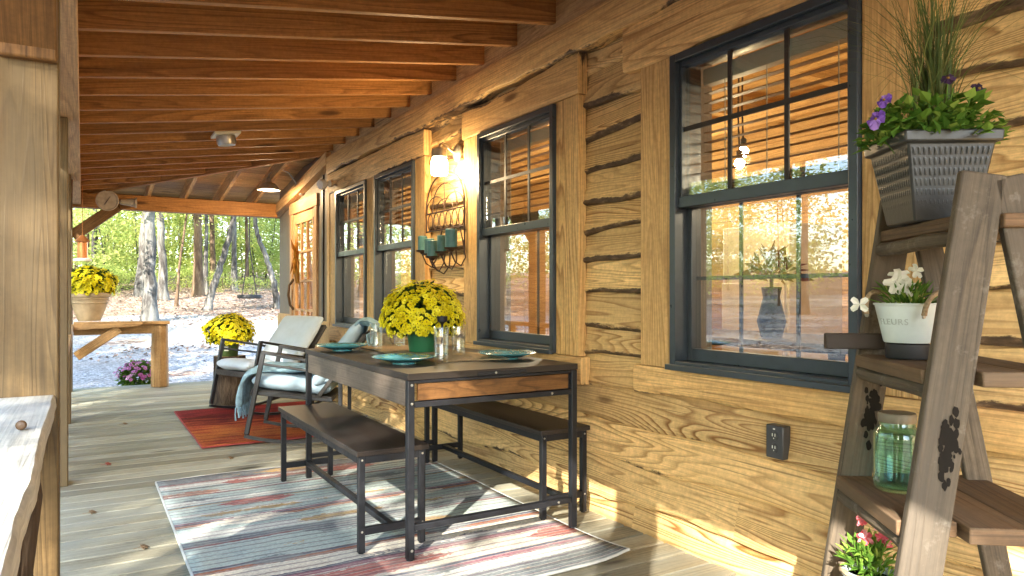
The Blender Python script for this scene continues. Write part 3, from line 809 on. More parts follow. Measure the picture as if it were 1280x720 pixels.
# roof boards
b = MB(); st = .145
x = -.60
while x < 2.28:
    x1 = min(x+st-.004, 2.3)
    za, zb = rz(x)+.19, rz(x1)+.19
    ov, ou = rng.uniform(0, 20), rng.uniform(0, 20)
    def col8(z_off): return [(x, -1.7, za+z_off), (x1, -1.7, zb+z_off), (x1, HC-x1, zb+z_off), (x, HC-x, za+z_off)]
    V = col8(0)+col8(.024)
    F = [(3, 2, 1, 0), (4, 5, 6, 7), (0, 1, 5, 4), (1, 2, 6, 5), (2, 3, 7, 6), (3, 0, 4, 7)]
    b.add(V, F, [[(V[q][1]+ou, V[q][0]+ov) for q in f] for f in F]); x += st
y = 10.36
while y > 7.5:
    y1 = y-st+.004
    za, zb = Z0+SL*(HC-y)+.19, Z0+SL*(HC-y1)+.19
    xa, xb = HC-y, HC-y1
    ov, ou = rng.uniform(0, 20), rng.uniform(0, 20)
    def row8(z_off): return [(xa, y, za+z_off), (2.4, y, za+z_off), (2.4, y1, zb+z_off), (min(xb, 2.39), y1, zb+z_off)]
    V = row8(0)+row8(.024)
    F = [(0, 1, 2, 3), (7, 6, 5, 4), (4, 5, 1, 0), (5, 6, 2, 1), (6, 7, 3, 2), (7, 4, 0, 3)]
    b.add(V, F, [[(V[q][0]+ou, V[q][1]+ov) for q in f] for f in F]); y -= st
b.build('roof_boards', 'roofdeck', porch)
b = MB(); b.box(-.595, -.565, -1.7, 10.35, rz(-.56)-.004, rz(-.56)+.18); b.box(-.65, 2.4, 10.36, 10.40, rz(-.66)-.01, rz(-.66)+.23); b.build('fascia', 'brace', porch)
b = MB(); b.box(-.172, -.016, -1.6, 9.655, 2.145, 2.279); b.build('header_beam', 'beam', porch, bevel=.004)
b = MB(); b.box(-.172, 2.19, 9.66, 9.80, 2.115, 2.29); b.build('end_beam', 'rafter', porch, bevel=.004)
PX0, PX1 = -.212, -.060
for i, yp in enumerate((.17, 2.53, 4.91, 7.25, 9.60)):
    b = MB(); x1 = PX1-(.012*max(0, i-1))
    b.box(x1-.152, x1, yp, yp+.152, .0, 2.144)
    b.build('post', 'post', porch, bevel=.006)
def brace(p0, p1, w=.14, h=.14, m='brace'):
    b = MB(); b.beam(p0, p1, w, h); return b.build('knee_brace', m, porch, bevel=.006)
brace((-.138, 2.60, 1.83), (-.138, 2.22, 2.21), .150)
brace((-.10, 9.70, 1.78), (.36, 9.70, 2.16), .12, .13)
brace((-.14, 7.35, 1.80), (-.14, 7.70, 2.18), .13)
# plate at the foot of the near brace, three screws in it
b = MB(); b.box(PX1-.150, PX1-.002, 2.497, 2.528, 1.80, 2.144); b.build('brace_plate', 'brace', porch, bevel=.008)
b = MB()
for x_, z_ in ((-.185, 1.91), (-.18, 1.865), (-.105, 1.855)): b.lathe([(0, 0), (.006, 0), (.006, .004), (0, .004)], (x_, 2.4968, z_), 8, axis=(0, -1, 0))
b.build('screw', 'black_metal', porch)

# ================================================================== railings
rail = thing('porch_railing', 'near railing with sunlit pale live-edge top plank and bark-covered log balusters', 'railing', (-.2, 1, 0))
b = MB(); n = 90; V = []; F = []; UV = []; bk = []
for k in range(n+1):
    Y = -1.4+(2.525+1.4)*k/n
    xr = -.070+.006*mnoise.noise(Vector((Y*2.4, 0, 0)))+.004*mnoise.noise(Vector((Y*9, 3, 0)))
    V += [(-.40, Y, .780), (-.40, Y, .820), (xr-.006, Y, .820), (xr, Y, .812), (xr+.003, Y, .786), (xr-.004, Y, .780)]
    bk += [0, 0, .0, .42, .5, .3]
for k in range(n):
    for j in range(6):
        a = k*6+j; c = k*6+(j+1) % 6; q = (a, c, c+6, a+6)
        F.append(q); UV.append([(V[p][1]+3, V[p][0]+V[p][2]+5) for p in q])
for e in (0, n):
    f = tuple(e*6+j for j in range(6)); f = f if e else tuple(reversed(f)); F.append(f); UV.append([(V[p][0], V[p][2]) for p in f])
F = [tuple(reversed(f)) for f in F]; UV = [list(reversed(u)) for u in UV]
base = b.add(V, F, UV)
b.build('top_rail', 'pale_rail', rail, smooth=40)
b = MB(); b.box(-.20, -.10, -1.4, 2.52, .08, .16); b.box(-.19, -.11, -1.4, 2.52, .66, .74); b.build('rail_bar', 'brace', rail, bevel=.005)
for k in range(19):
    Y = -1.2+.19*k+rng.uniform(-.02, .02)
    if .05 < Y < .45: continue
    b = MB(); x = -.15+rng.uniform(-.012, .012); r0 = rng.uniform(.034, .048)
    b.tube([(x+rng.uniform(-.012, .012), Y+rng.uniform(-.015, .015), .02+.19*j) for j in range(5)], [r0*rng.uniform(.9, 1.1) for _ in range(5)], 12, jit=.10)
    b.build('log_baluster', 'bark_brown', rail)
r2 = thing('porch_railing', 'brown log railing with wire mesh along the open side, mirrored in the window glass', 'railing', (-.15, 6, 0))
b = MB(); b.box(-.24, -.075, 5.066, 7.248, .72, .77); b.box(-.24, -.085, 7.405, 9.598, .72, .77); b.build('top_rail', 'logend', r2, bevel=.005)
for yy in (5.6, 6.2, 6.75, 7.9, 8.5, 9.05):
    b = MB(); b.tube([(-.15, yy+rng.uniform(-.01, .01), .002), (-.152, yy, .4), (-.15, yy, .722)], [.05, .045, .048], 10, jit=.08); b.build('log_baluster', 'logend', r2)
b = MB()
for yy in [5.08+.1*k for k in range(45)]:
    if 7.2 < yy < 7.44: continue
    b.tube([(-.15, yy, .06), (-.15, yy, .72)], .0035, 4)
for zz in [.08+.1*k for k in range(7)]:
    b.tube([(-.15, 5.07, zz), (-.15, 7.24, zz)], .0035, 4); b.tube([(-.15, 7.41, zz), (-.15, 9.59, zz)], .0035, 4)
b.build('wire_mesh', 'iron', r2)
r3 = thing('end_railing', 'short timber rail and squared log post at the far end beside the gravel', 'railing', (.4, 9.6, 0))
b = MB(); b.box(-.09, .90, 9.50, 9.74, .755, .79); b.build('top_rail', 'logend', r3, bevel=.004)
b = MB(); b.box(-.09, .80, 9.56, 9.61, .645, .752); b.build('apron_rail', 'logend', r3, bevel=.004)
b = MB(); b.tube([(.80, 9.62, .001), (.80, 9.62, .35), (.80, 9.62, .752)], [.10, .097, .092], 8, jit=.03); b.build('log_post', 'logend', r3, bevel=.012)
b = MB()
V = [(-.085, 9.26, .715), (.56, 9.26, .748), (.60, 9.26, .775), (.60, 9.26, .80), (-.085, 9.26, .803)]
V2 = [(x_, 9.50, z_) for x_, y_, z_ in V]
F = [(0, 1, 2, 3, 4), (9, 8, 7, 6, 5)] + [((k+1) % 5, k, 5+k, 5+(k+1) % 5) for k in range(5)]
VV = V+V2; b.add(VV, F, [[(VV[q][0]+4, VV[q][2]+VV[q][1]+2) for q in f] for f in F])
b.build('shelf_plank', 'logend', r3, bevel=.004)
b = MB(); b.beam((-.06, 9.36, .42), (.36, 9.36, .72), .10, .10); b.build('shelf_brace', 'logend', r3, bevel=.006)
# ================================================================== rugs
def rug(name, x0, x1, y0, y1, m, edge, label, curl=False, fringe=False, rot=0):
    t = thing(name, label, 'rug', ((x0+x1)/2, (y0+y1)/2, .003), rot, local=True)
    cx, cy = (x0+x1)/2, (y0+y1)/2
    b = MB(); nx, ny_ = 26, 36; V = []
    for j in range(ny_+1):
        for i in range(nx+1):
            u, v = i/nx, j/ny_
            x = (u-.5)*(x1-x0); y = (v-.5)*(y1-y0)
            z = .011+.004*mnoise.noise(Vector((x*4+cx, y*3, 2)))
            if curl:
                e = max(0, u-.86)/.14*max(0, .16-v)/.16
                z += .022*e*e; 
            V.append((x, y, z))
    F = []; UV = []
    for j in range(ny_):
        for i in range(nx):
            a = j*(nx+1)+i; q = (a, a+1, a+nx+2, a+nx+1); F.append(q)
            UV.append([(V[p][0]+(x1-x0)/2, (y1-y0)/2-V[p][1]) for p in q])
    b.add(V, F, UV); b.build('pile', m, t, solid=.007)
    b = MB()
    def P(i, j): return V[j*(nx+1)+i]
    per = [P(i, 0) for i in range(nx+1)]+[P(nx, j) for j in range(1, ny_+1)]+[P(i, ny_) for i in range(nx-1, -1, -1)]+[P(0, j) for j in range(ny_-1, -1, -1)]
    b.tube([(p[0], p[1], p[2]-.001) for p in per], .0065, 6); b.build('binding', edge, t)
    return t
rug('area_rug', .37, 1.99, 2.37, 4.70, 'rug', 'rugedge', 'faded teal, cream and maroon striped rug under the dining table', True)
rug('area_rug', .74, 1.96, 5.58, 7.42, 'redrug', 'redbind', 'red and orange rug under the two rocking chairs')

# ================================================================== table and benches
TX0, TX1, TY0, TY1, TZ = 1.145, 2.005, 2.755, 4.34, .79
t = thing('dining_table', 'dark plank dining table on black square steel legs beside the window', 'table', (1.57, 3.55, .016))
b = MB(); b.box(TX0, TX1, TY0+.0, TY1, TZ-.028, TZ); b.build('tabletop', 'tabletop', t, bevel=.002)
for xa in (TX0+.006, TX1-.024): b = MB(); b.box(xa, xa+.018, TY0+.044, TY1-.044, .652, TZ-.030); b.build('side_apron', 'apron_side', t, bevel=.002)
for ya in (TY0+.006, TY1-.024): b = MB(); b.box(TX0+.05, TX1-.05, ya, ya+.018, .676, .745); b.build('end_panel', 'rustic', t, bevel=.002)
for yy in (TY0+.002, TY1-.033):
    for za, zb_ in ((.648, .672), (.748, TZ-.030)): b = MB(); b.box(TX0+.034, TX1-.034, yy, yy+.031, za, zb_); b.build('end_bar', 'black_metal', t, bevel=.002)
for xx in (TX0+.002, TX1-.033):
    for yy in (TY0+.002, TY1-.033):
        b = MB(); b.box(xx, xx+.031, yy, yy+.031, .022, TZ-.029, rnd=.4); b.lathe([(.016, 0), (.016, .006)], (xx+.0155, yy+.0155, .0165), 10); b.build('leg', 'black_metal', t, bevel=.003)
for yy in (TY0+.006, TY1-.036): b = MB(); b.box(TX0+.034, TX1-.034, yy, yy+.030, .138, .163); b.build('foot_bar', 'black_metal', t, bevel=.002)
b = MB(); b.box(1.47, 1.72, TY0-.004, TY0+.03, .763, .781); b.build('leaf_latch', 'black_metal', t, bevel=.002)
for x_, y_, z_ in ((1.56, TY0-.004, .773), (1.86, TY0+.0015, .660), (TX0+.02, TY0+.0015, .665), (TX0+.02, TY0+.0015, .742), (1.9, TY0+.0055, .15), (TX0+.02, TY0+.0015, .06)):
    b = MB(); b.lathe([(0, 0), (.0062, 0), (.005, .003), (0, .004)], (x_, y_, z_), 10, axis=(0, -1, 0)); b.build('bolt', 'steel', t)

def bench(x0, x1, y0, y1, label, z=.455):
    t = thing('bench', label, 'bench', ((x0+x1)/2, (y0+y1)/2, .016), 0, 'benches at the dining table')
    b = MB(); b.box(x0-.012, x1+.012, y0-.012, y1+.012, z-.022, z); b.build('seat', 'tabletop', t, bevel=.002)
    b = MB(); w_ = .028
    for xx in (x0, x1-w_): b.box(xx, xx+w_, y0+w_, y1-w_, z-.056, z-.0225)
    for yy in (y0, y1-w_): b.box(x0+w_, x1-w_, yy, yy+w_, z-.056, z-.0225)
    b.build('seat_frame', 'black_metal', t, bevel=.002)
    for xx in (x0, x1-w_):
        for yy in (y0, y1-w_):
            b = MB(); b.box(xx, xx+w_, yy, yy+w_, .022, z-.0225); b.lathe([(.012, 0), (.012, .006)], (xx+w_/2, yy+w_/2, .0165), 10); b.build('leg', 'black_metal', t, bevel=.002)
    b = MB()
    for yy in (y0+.002, y1-.026): b.box(x0+w_, x1-w_, yy, yy+.024, .095, .128)
    b.box((x0+x1)/2-.013, (x0+x1)/2+.013, y0+.026, y1-.026, .098, .125)
    b.build('stretcher', 'black_metal', t, bevel=.002)
    for xx in (x0+.014, x1-.014):
        for zz in (.112, z-.04): b = MB(); b.lathe([(0, 0), (.005, 0), (.004, .003), (0, .003)], (xx, y0-.0005, zz), 8, axis=(0, -1, 0)); b.build('bolt', 'steel', t)
bench(1.0, 1.305, 2.935, 4.33, 'brown bench on the open side of the table, standing on the striped rug')
bench(1.915, 2.185, 2.925, 4.33, 'brown bench between the table and the plank wall')

# runner
b = MB(); V = []; nx, ny_ = 14, 40
for j in range(ny_+1):
    for i in range(nx+1):
        u, v = i/nx, j/ny_
        x = 1.44+.40*u+.008*math.sin(v*9); y = 3.10+1.15*v+.012*math.sin(u*5)
        V.append((x, y, TZ+.0045+.003*max(0, mnoise.noise(Vector((x*9, y*6, 0))))))
b.add(V, [(j*(nx+1)+i, j*(nx+1)+i+1, (j+1)*(nx+1)+i+1, (j+1)*(nx+1)+i) for j in range(ny_) for i in range(nx)])
o = b.build('table_runner', 'burlap', origin=(1.64, 3.67, TZ), solid=.004); tag(o, 'tan burlap runner laid along the middle of the dining table', 'table runner')

def plate(x, y, label, z=TZ, r=.148, tilt=None, speck=False):
    t = thing('plate', label, 'plate', (x, y, z+.001), 0, 'teal plates on the dining table', local=True)
    b = MB(); b.lathe([(0, .006), (.052, .006), (.075, .009), (.11, .021), (r, .031), (r+.002, .034), (r-.002, .036), (.11, .027), (.076, .015), (.05, .012), (0, .012)], (0, 0, 0), 48)
    b.lathe([(.05, 0), (.055, .0), (.055, .007), (.05, .007)], (0, 0, 0), 32, close=True)
    b.build('dish', 'teal', t, smooth=50)
    b = MB()
    n = 46 if speck else 14
    for k in range(n):
        a = rng.uniform(0, 2*PI); rr = rng.uniform(.085, r-.006); zz = .012+max(0, (rr-.075))*.33+.004
        b.ball((rr*math.cos(a), rr*math.sin(a), zz), .0035, .0035, .0015, 6)
    if speck: b.build('glaze_specks', 'teal_spot', t)
    return t
plate(1.30, 3.17, 'teal glazed plate at the near left corner of the table')
plate(1.29, 4.08, 'teal glazed plate at the far left corner of the table beside a tumbler')
plate(1.845, 3.14, 'teal plate with a cream-speckled rim nearest the window', speck=True)

def tumbler(x, y, h, r, label, z=TZ+.008):
    b = MB()
    b.lathe([(0, .0), (r*.80, 0), (r*.86, .006), (r, h*.98), (r-.001, h), (r-.0035, h*.985), (r*.80, .016), (0, .014)], (x, y, z), 28)
    o = b.build('tumbler', 'clearglass', origin=(x, y, z), smooth=60)
    tag(o, label, 'glass', 'clear tumblers on the dining table')
tumbler(1.455, 3.09, .165, .036, 'clear tumbler at the near end of the runner, in front of the other glasses')
tumbler(1.72, 3.44, .150, .039, 'clear tumbler to the right of the yellow mum, behind the nearest glass', TZ+.008)
tumbler(1.46, 3.98, .150, .038, 'clear tumbler left of the yellow mum beside the far plate')
tumbler(1.70, 4.22, .150, .038, 'clear tumbler half hidden behind the green flower pot')
b = MB(); b.lathe([(.034, 0), (.034, .006), (.007, .012), (.006, .16), (.012, .168), (.026, .176), (.028, .202), (.024, .203), (.022, .182), (0, .181)], (1.63, 3.45, TZ+.008), 20)
tag(b.build('candle_holder', 'black_metal', origin=(1.63, 3.45, TZ), smooth=40), 'small dark candle cup on a stem between the mum and the glasses', 'candle holder')

# ================================================================== rocking chairs  (local: front = +x)
def rockchair(P, ang, label, cush, seatc, backc, pillow):
    t = thing('rocking_chair', label, 'rocking chair', (P[0], P[1], .016), ang, 'rocking chairs on the red rug', local=True)
    W = .31
    for s in (1, -1):
        b = MB(); y = s*W
        front0, front1 = Vector((.31, y, .075)), Vector((.19, y, .675))
        arm1 = Vector((-.36, y, .565)); rear0 = Vector((-.36, y, .05))
        b.beam(front0, front1, .026, .034, up=(1, 0, 0)); b.beam(front1+Vector((.012, 0, 0)), arm1, .034, .022)
        b.beam(front1+Vector((.022, 0, -.085)), arm1+Vector((0, 0, -.07)), .018, .018)
        b.beam(arm1+Vector((-.004, 0, .01)), rear0, .026, .03, up=(1, 0, 0))
        b.build('side_frame', 'chair_metal', t, bevel=.004)
        b = MB(); pts = []
        for k in range(15):
            x = .325-.83*k/14; pts.append((x, y, .012+.36*(x+.05)**2))
        for p0, p1 in zip(pts, pts[1:]): b.beam(p0, Vector(p1)+(Vector(p1)-Vector(p0))*.06, .026, .022)
        b.build('rocker', 'chair_metal', t)
    b = MB()
    for s in (1, -1): b.beam((.262, s*(W-.028), .375), (-.30, s*(W-.028), .31), .03, .03)
    b.beam((.252, -W, .375), (.252, W, .375), .028, .03); b.beam((-.29, -W, .315), (-.29, W, .315), .026, .026)
    b.beam((-.34, -W, .12), (-.34, W, .12), .02, .02)
    b.build('seat_frame', 'chair_metal', t, bevel=.004)
    b = MB(); b.obox((-.02, 0, .352), Vector((.993, 0, .115)), (0, 1, 0), Vector((-.115, 0, .993)), .55, 2*W-.07, .022)
    for k in range(34):
        yy = -W+.02+(2*W-.04)*k/33
        b.tube([(.274, yy, .40), (.279, yy+.012, .375), (.27, yy+.024, .352)], .0055, 5)
    b.build('wicker_seat', 'wicker', t)
    b = MB(); bd = Vector((-.60, 0, .80)).normalized(); bn = Vector((.80, 0, .60)).normalized(); bc = Vector((-.20, 0, .34))
    b.obox(bc+bd*.27, bd, (0, 1, 0), bn, .54, 2*W-.05, .020)
    for s in (1, -1): b.beam(bc+Vector((0, s*(W-.03), 0)), bc+bd*.56+Vector((0, s*(W-.03), 0)), .03, .03)
    b.beam(bc+bd*.555+Vector((0, -W+.03, 0)), bc+bd*.555+Vector((0, W-.03, 0)), .03, .03)
    b.build('wicker_back', 'wicker', t, bevel=.004)
    def pad(name, c, ax, ay, az, sx, sy, sz, m, puff=.5, tuft=False):
        b = MB(); n = 14; V = []; F = []; 
        c = Vector(c)
        for side in (1, -1):
            for j in range(n+1):
                for i in range(n+1):
                    u, v = i/n*2-1, j/n*2-1
                    e = (1-abs(u)**5)*(1-abs(v)**5)
                    hh = (.5*sz)*(puff+(1-puff)*(e**.55))*(1 if max(abs(u), abs(v)) < .999 else .55)
                    rr = 1-.03*(abs(u*v))**4
                    wr = .010*mnoise.noise(Vector((u*2.6, v*2.6, sz*20+side)))+.006*mnoise.noise(Vector((u*6, v*2, side*3)))
                    if tuft: 
                        for tu, tv in ((-.35, -.35), (.35, -.35), (-.35, .35), (.35, .35)):
                            wr -= .016*math.exp(-((u-tu)**2+(v-tv)**2)/.02)
                    V.append(c+ax*(u*sx/2*rr)+ay*(v*sy/2*rr)+az*(side*(hh+wr)))
        N = (n+1)*(n+1)
        for j in range(n):
            for i in range(n):
                a = j*(n+1)+i
                F.append((a, a+1, a+n+2, a+n+1)); F.append((N+a, N+a+n+1, N+a+n+2, N+a+1))
        per = [i for i in range(n)]+[j*(n+1)+n for j in range(n)]+[n*(n+1)+n-i for i in range(n)]+[(n-j)*(n+1) for j in range(n)]
        for k in range(len(per)):
            a, c2 = per[k], per[(k+1) % len(per)]; F.append((a, N+a, N+c2, c2))
        b.add(V, F); return b.build(name, m, t, smooth=80, sub=1)
    sxd = Vector((.993, 0, .115)); szd = Vector((-.115, 0, .993))
    pad('seat_cushion', (.0, 0, .425), sxd, Vector((0, 1, 0)), szd, .60, 2*W-.07, .115, seatc)
    pad('back_cushion', bc+bd*.33+bn*.075, bd, Vector((0, 1, 0)), bn, .58, 2*W+.0, .12, backc, .5, True)
    if pillow: pad('pillow', (-.235, .13, .53), Vector((.25, 0, .97)), Vector((0, 1, 0)), Vector((.97, 0, -.25)), .18, .30, .12, 'bluecushion')
    return t
CH1 = ((1.44, 5.67), R(155.7)); CH2 = ((1.43, 7.02), R(201.2))
rockchair(*CH1, 'charcoal rocking chair nearest the table with blue seat cushion and a throw', 'bluecushion', 'bluecushion', 'bluecushion', True)
rockchair(*CH2, 'charcoal rocking chair by the tree stump with pale cream tufted cushions', 'cushion', 'cushion', 'cushion', False)

def throw(name, label, path, y0, y1, P, ang, seed, tassel=0, amp=.018):
    """a cloth laid along a path of (x, z) points in the chair's own axes"""
    t = thing(name, label, 'throw', (P[0], P[1], .016), ang, local=True)
    pts = []
    for (a, c) in zip(path, path[1:]):
        for k in range(8): pts.append((a[0]+(c[0]-a[0])*k/8, a[1]+(c[1]-a[1])*k/8))
    pts.append(path[-1])
    for _ in range(3): pts = [pts[0]]+[((pts[i-1][0]+2*pts[i][0]+pts[i+1][0])/4, (pts[i-1][1]+2*pts[i][1]+pts[i+1][1])/4) for i in range(1, len(pts)-1)]+[pts[-1]]
    n = len(pts); m_ = 30; V = []
    for i, (x, z) in enumerate(pts):
        tx, tz = pts[min(i+1, n-1)][0]-pts[max(i-1, 0)][0], pts[min(i+1, n-1)][1]-pts[max(i-1, 0)][1]
        l = math.hypot(tx, tz) or 1; nx, nz = -tz/l, tx/l
        if nz < -.2 : nx, nz = -nx, -nz
        for j in range(m_+1):
            v = j/m_
            sk = .05*math.sin(i*.12+seed)
            f = amp*(1.2+math.sin(v*23+seed+.8*math.sin(i*.21))+.7*mnoise.noise(Vector((i*.16, v*5, seed))))
            pinch = 1-.12*math.sin(i/n*PI)
            V.append((x+nx*f, (y0+y1)/2+(v-.5)*(y1-y0)*pinch+sk, z+nz*f))
    b = MB(); b.add(V, [(i*(m_+1)+j, i*(m_+1)+j+1, (i+1)*(m_+1)+j+1, (i+1)*(m_+1)+j) for i in range(n-1) for j in range(m_)])
    b.build('cloth', 'throw', t, smooth=80, solid=.007)
    if tassel:
        b = MB()
        for j in range(0, m_+1, 1):
            p = Vector(V[(n-1)*(m_+1)+j]); q = p+Vector((rng.uniform(-.012, .012), rng.uniform(-.015, .015), -tassel*rng.uniform(.7, 1.1)))
            b.tube([p, (p+q)/2+Vector((rng.uniform(-.008, .008), rng.uniform(-.006, .006), 0)), q], [.006, .005, .007], 5)
        b.build('fringe', 'throw', t)
    return t
throw('throw_blanket', 'blue-grey fringed throw lying across the seat of the nearer rocking chair', [(-.26, .53), (-.05, .505), (.16, .515), (.315, .50), (.372, .42), (.375, .26)], -.24, .22, *CH1, 2, .09)
throw('throw_blanket', 'grey-blue throw folded over the backrest top of the nearer rocking chair', [(-.34, .64), (-.43, .77), (-.52, .865), (-.60, .84), (-.61, .70)], -.20, .30, *CH1, 5, 0, .022)

# stump with pot
b = MB(); pts = []; n = 40; V = []
for j, (z, r) in enumerate(((0, .168), (.05, .160), (.15, .152), (.28, .150), (.40, .150), (.482, .149), (.49, .145))):
    for k in range(n):
        a = 2*PI*k/n
        rr = r*(1+.05*math.sin(a*3+1)+.03*math.sin(a*5+z)+(.035*mnoise.noise(Vector((a*7, z*2, 3))) if j < 6 else 0))
        V.append((1.28+rr*math.cos(a), 7.74+rr*math.sin(a), z+.001))
F = [(j*n+k, j*n+(k+1) % n, (j+1)*n+(k+1) % n, (j+1)*n+k) for j in range(6) for k in range(n)]
st = thing('tree_stump', 'bark-covered tree stump used as a side table behind the far rocking chair', 'stump', (1.28, 7.74, 0))
b.add(V, F); b.build('bark', 'stump_bark', st, smooth=60)
b = MB(); b.add(V[6*n:], [tuple(range(n))], [[(V[6*n+k][0]*2, V[6*n+k][1]*2) for k in range(n)]]); b.build('cut_top', 'logend', st)

# ================================================================== lamps and fittings
wl = thing('wall_lantern', 'lit jar-shaped wall lantern above the candle sconce', 'wall lamp', (2.2, 4.48, 2.000))
b = MB(); b.lathe([(0, 0), (.06, 0), (.058, .012), (.04, .022), (.02, .03), (0, .03)], (2.198, 4.48, 2.095), 24, axis=(-1, 0, 0)); b.build('backplate', 'steel', wl)
b = MB(); b.tube([(2.18, 4.48, 2.095), (2.14, 4.48, 2.110), (2.11, 4.48, 2.135), (2.08, 4.48, 2.150), (2.06, 4.48, 2.135), (2.055, 4.48, 2.105)], .011, 10); b.build('arm', 'steel', wl)
b = MB(); b.lathe([(0, .07), (.02, .068), (.05, .055), (.053, .03), (.053, 0), (.048, 0), (.046, .03), (0, .04)], (2.055, 4.48, 2.050), 24); b.build('cap', 'steel', wl)
b = MB(); b.lathe([(.043, .12), (.052, .105), (.056, .09), (.056, .01), (.050, 0), (0, -.002)], (2.055, 4.48, 1.930), 24); b.build('jar_glass', 'lanternglow', wl)
def lamp(name, loc, e, col=(1, .72, .40), r=.05):
    l = bpy.data.objects.new(name, bpy.data.lights.new(name, 'POINT')); COL.objects.link(l)
    l.location = loc; l.data.energy = e; l.data.color = col; l.data.shadow_soft_size = r
wl.location.x += .04
lamp('lantern_light', (2.06, 4.47, 1.90), LANTERN_E, r=.05)

gl = thing('barn_lamp', 'small grey gooseneck barn lamp lit above the door', 'wall lamp', (2.2, 8.62, 2.4))
b = MB(); b.lathe([(0, 0), (.058, 0), (.055, .014), (.03, .03), (0, .032)], (2.2, 8.62, 2.34), 24, axis=(-1, 0, 0)); b.build('backplate', 'steel', gl)
b = MB(); b.tube([(2.18, 8.62, 2.36), (2.13, 8.62, 2.44), (2.06, 8.62, 2.54), (1.97, 8.62, 2.575), (1.88, 8.62, 2.56), (1.83, 8.62, 2.50), (1.825, 8.62, 2.43)], .009, 10); b.build('gooseneck', 'steel', gl)
b = MB(); b.lathe([(.02, .11), (.03, .10), (.036, .055), (.075, .04), (.115, -.01), (.132, -.035), (.128, -.036), (.11, -.012), (.07, .034), (0, .04)], (1.825, 8.62, 2.355), 28); b.build('shade', 'steel', gl, smooth=30)
b = MB(); b.lathe([(0, -.014), (.108, -.014), (.108, -.011), (0, -.011)], (1.825, 8.62, 2.355), 24); b.build('lit_lens', 'gooseglow', gl)
gl.location.x += .03
lamp('barn_lamp_light', (1.855, 8.62, 2.32), BARN_E, r=.06)

fl = thing('flood_light', 'round white bulb light fixed to the plank corner left of the windows', 'wall lamp', (2.2, 7.5, 2.28))
b = MB(); b.lathe([(0, 0), (.035, 0), (.035, .02), (.02, .03), (0, .03)], (2.15, 7.33, 2.25), 16, axis=(-1, 0, 0)); b.tube([(2.13, 7.33, 2.25), (2.10, 7.33, 2.245)], .016, 10); b.build('holder', 'white', fl)
b = MB(); b.lathe([(.018, -.055), (.03, -.03), (.05, .0), (.054, .03), (.045, .05), (0, .056)], (2.075, 7.32, 2.24), 20, axis=(-.8, -.4, -.2)); b.build('bulb', 'white', fl)

fl.location.x += .045
cl = thing('ceiling_light', 'square steel ceiling light fixed under the porch rafters', 'ceiling light', (1.0, 6.23, 2.42))
b = MB(); ux = Vector((1, 0, SL)).normalized(); uz = Vector((-SL, 0, 1)).normalized()
b.obox((1.0, 6.22, 2.412), ux, (0, 1, 0), uz, .20, .22, .02); b.build('plate', 'cream', cl, bevel=.003)
b = MB(); b.lathe([(.075, 0), (.075, .055), (.066, .075), (.05, .07), (0, .06)], (1.0, 6.22, 2.40), 24, axis=-uz); b.build('can', 'steel', cl)

ot = thing('power_outlet', 'dark bronze power outlet on the plank wall under the big window', 'outlet', (2.18, 1.8050, .567))
b = MB(); b.box(2.156, 2.20, 1.7650, 1.8420, .505, .629); b.build('cover_plate', 'outlet', ot, bevel=.004)
b = MB()
for zz in (.545, .590): b.lathe([(0, 0), (.017, 0), (.016, .003), (0, .003)], (2.1562, 1.8035, zz), 20, axis=(-1, 0, 0))
b.build('socket_face', 'outlet', ot)
b = MB()
for zz in (.545, .590):
    b.box(2.1518, 2.1535, 1.7960, 1.7990, zz-.002, zz+.009); b.box(2.1518, 2.1535, 1.8080, 1.8110, zz-.002, zz+.009); b.box(2.1518, 2.1535, 1.8020, 1.8050, zz-.011, zz-.007)
b.box(2.154, 2.156, 1.8000, 1.8080, .613, .618)
b.build('slots', 'label', ot)

ot.location.x += .058
# dial on the end beam
dt = thing('thermometer', 'round weathered dial with a black needle hung on the far roof beam', 'thermometer', (.24, 9.55, 2.2))
b = MB(); b.lathe([(0, 0), (.105, 0), (.118, .008), (.118, .022), (.108, .026), (.102, .016), (0, .016)], (.245, 9.50, 2.19), 36, axis=(0, -1, 0)); b.build('dial', 'dial', dt, smooth=30)
b = MB(); b.beam((.215, 9.482, 2.14), (.275, 9.482, 2.235), .004, .012, up=(0, 1, 0)); b.build('needle', 'black_metal', dt)
b = MB(); b.lathe([(.03, 0), (.05, .14), (.052, .15), (0, .15)], (.38, 9.56, 2.19), 16, axis=(1, 0, 0)); b.box(.30, .40, 9.56, 9.66, 2.18, 2.2); b.lathe([(.06, 0), (.06, .02), (0, .02)], (.53, 9.56, 2.19), 12, axis=(1, 0, 0)); b.build('bracket', 'dial', dt)

# candle sconce: a wrought iron fan on the wall, five cups with candles
sc = thing('candle_sconce', 'rust-brown wrought iron arched candle sconce on the wall between the windows', 'sconce', (2.2, 4.61, 1.6))
SX = 2.195; sy = 4.61; half = .31; zb = 1.575
b = MB()
def arch(hw, top, cy_=0, z0=zb+.13, n=24):
    return [(SX, sy+cy_+hw*math.cos(PI*k/n)*(1 if True else 0), z0+(top-z0)*math.sin(PI*k/n)**.8) for k in range(n+1)]
b.tube([(SX, sy-half, 1.38)]+[(SX, sy-half, zb)]+list(reversed(arch(half, 1.975)))[0:]+[(SX, sy+half, zb)], .006, 8)
b.tube(arch(.20, 1.90), .0045, 6)
for c_ in (-.15, .0, .15): b.tube(arch(.135 if c_ == 0 else .15, 1.79 if c_ == 0 else 1.82, c_), .004, 6)
b.tube([(SX, sy-half, zb+.13), (SX, sy+half, zb+.13)], .006, 6); b.tube([(SX, sy-half, zb), (SX, sy+half, zb)], .006, 6)
b.tube([(SX, sy, zb+.13), (SX, sy, 1.94)], .004, 6)
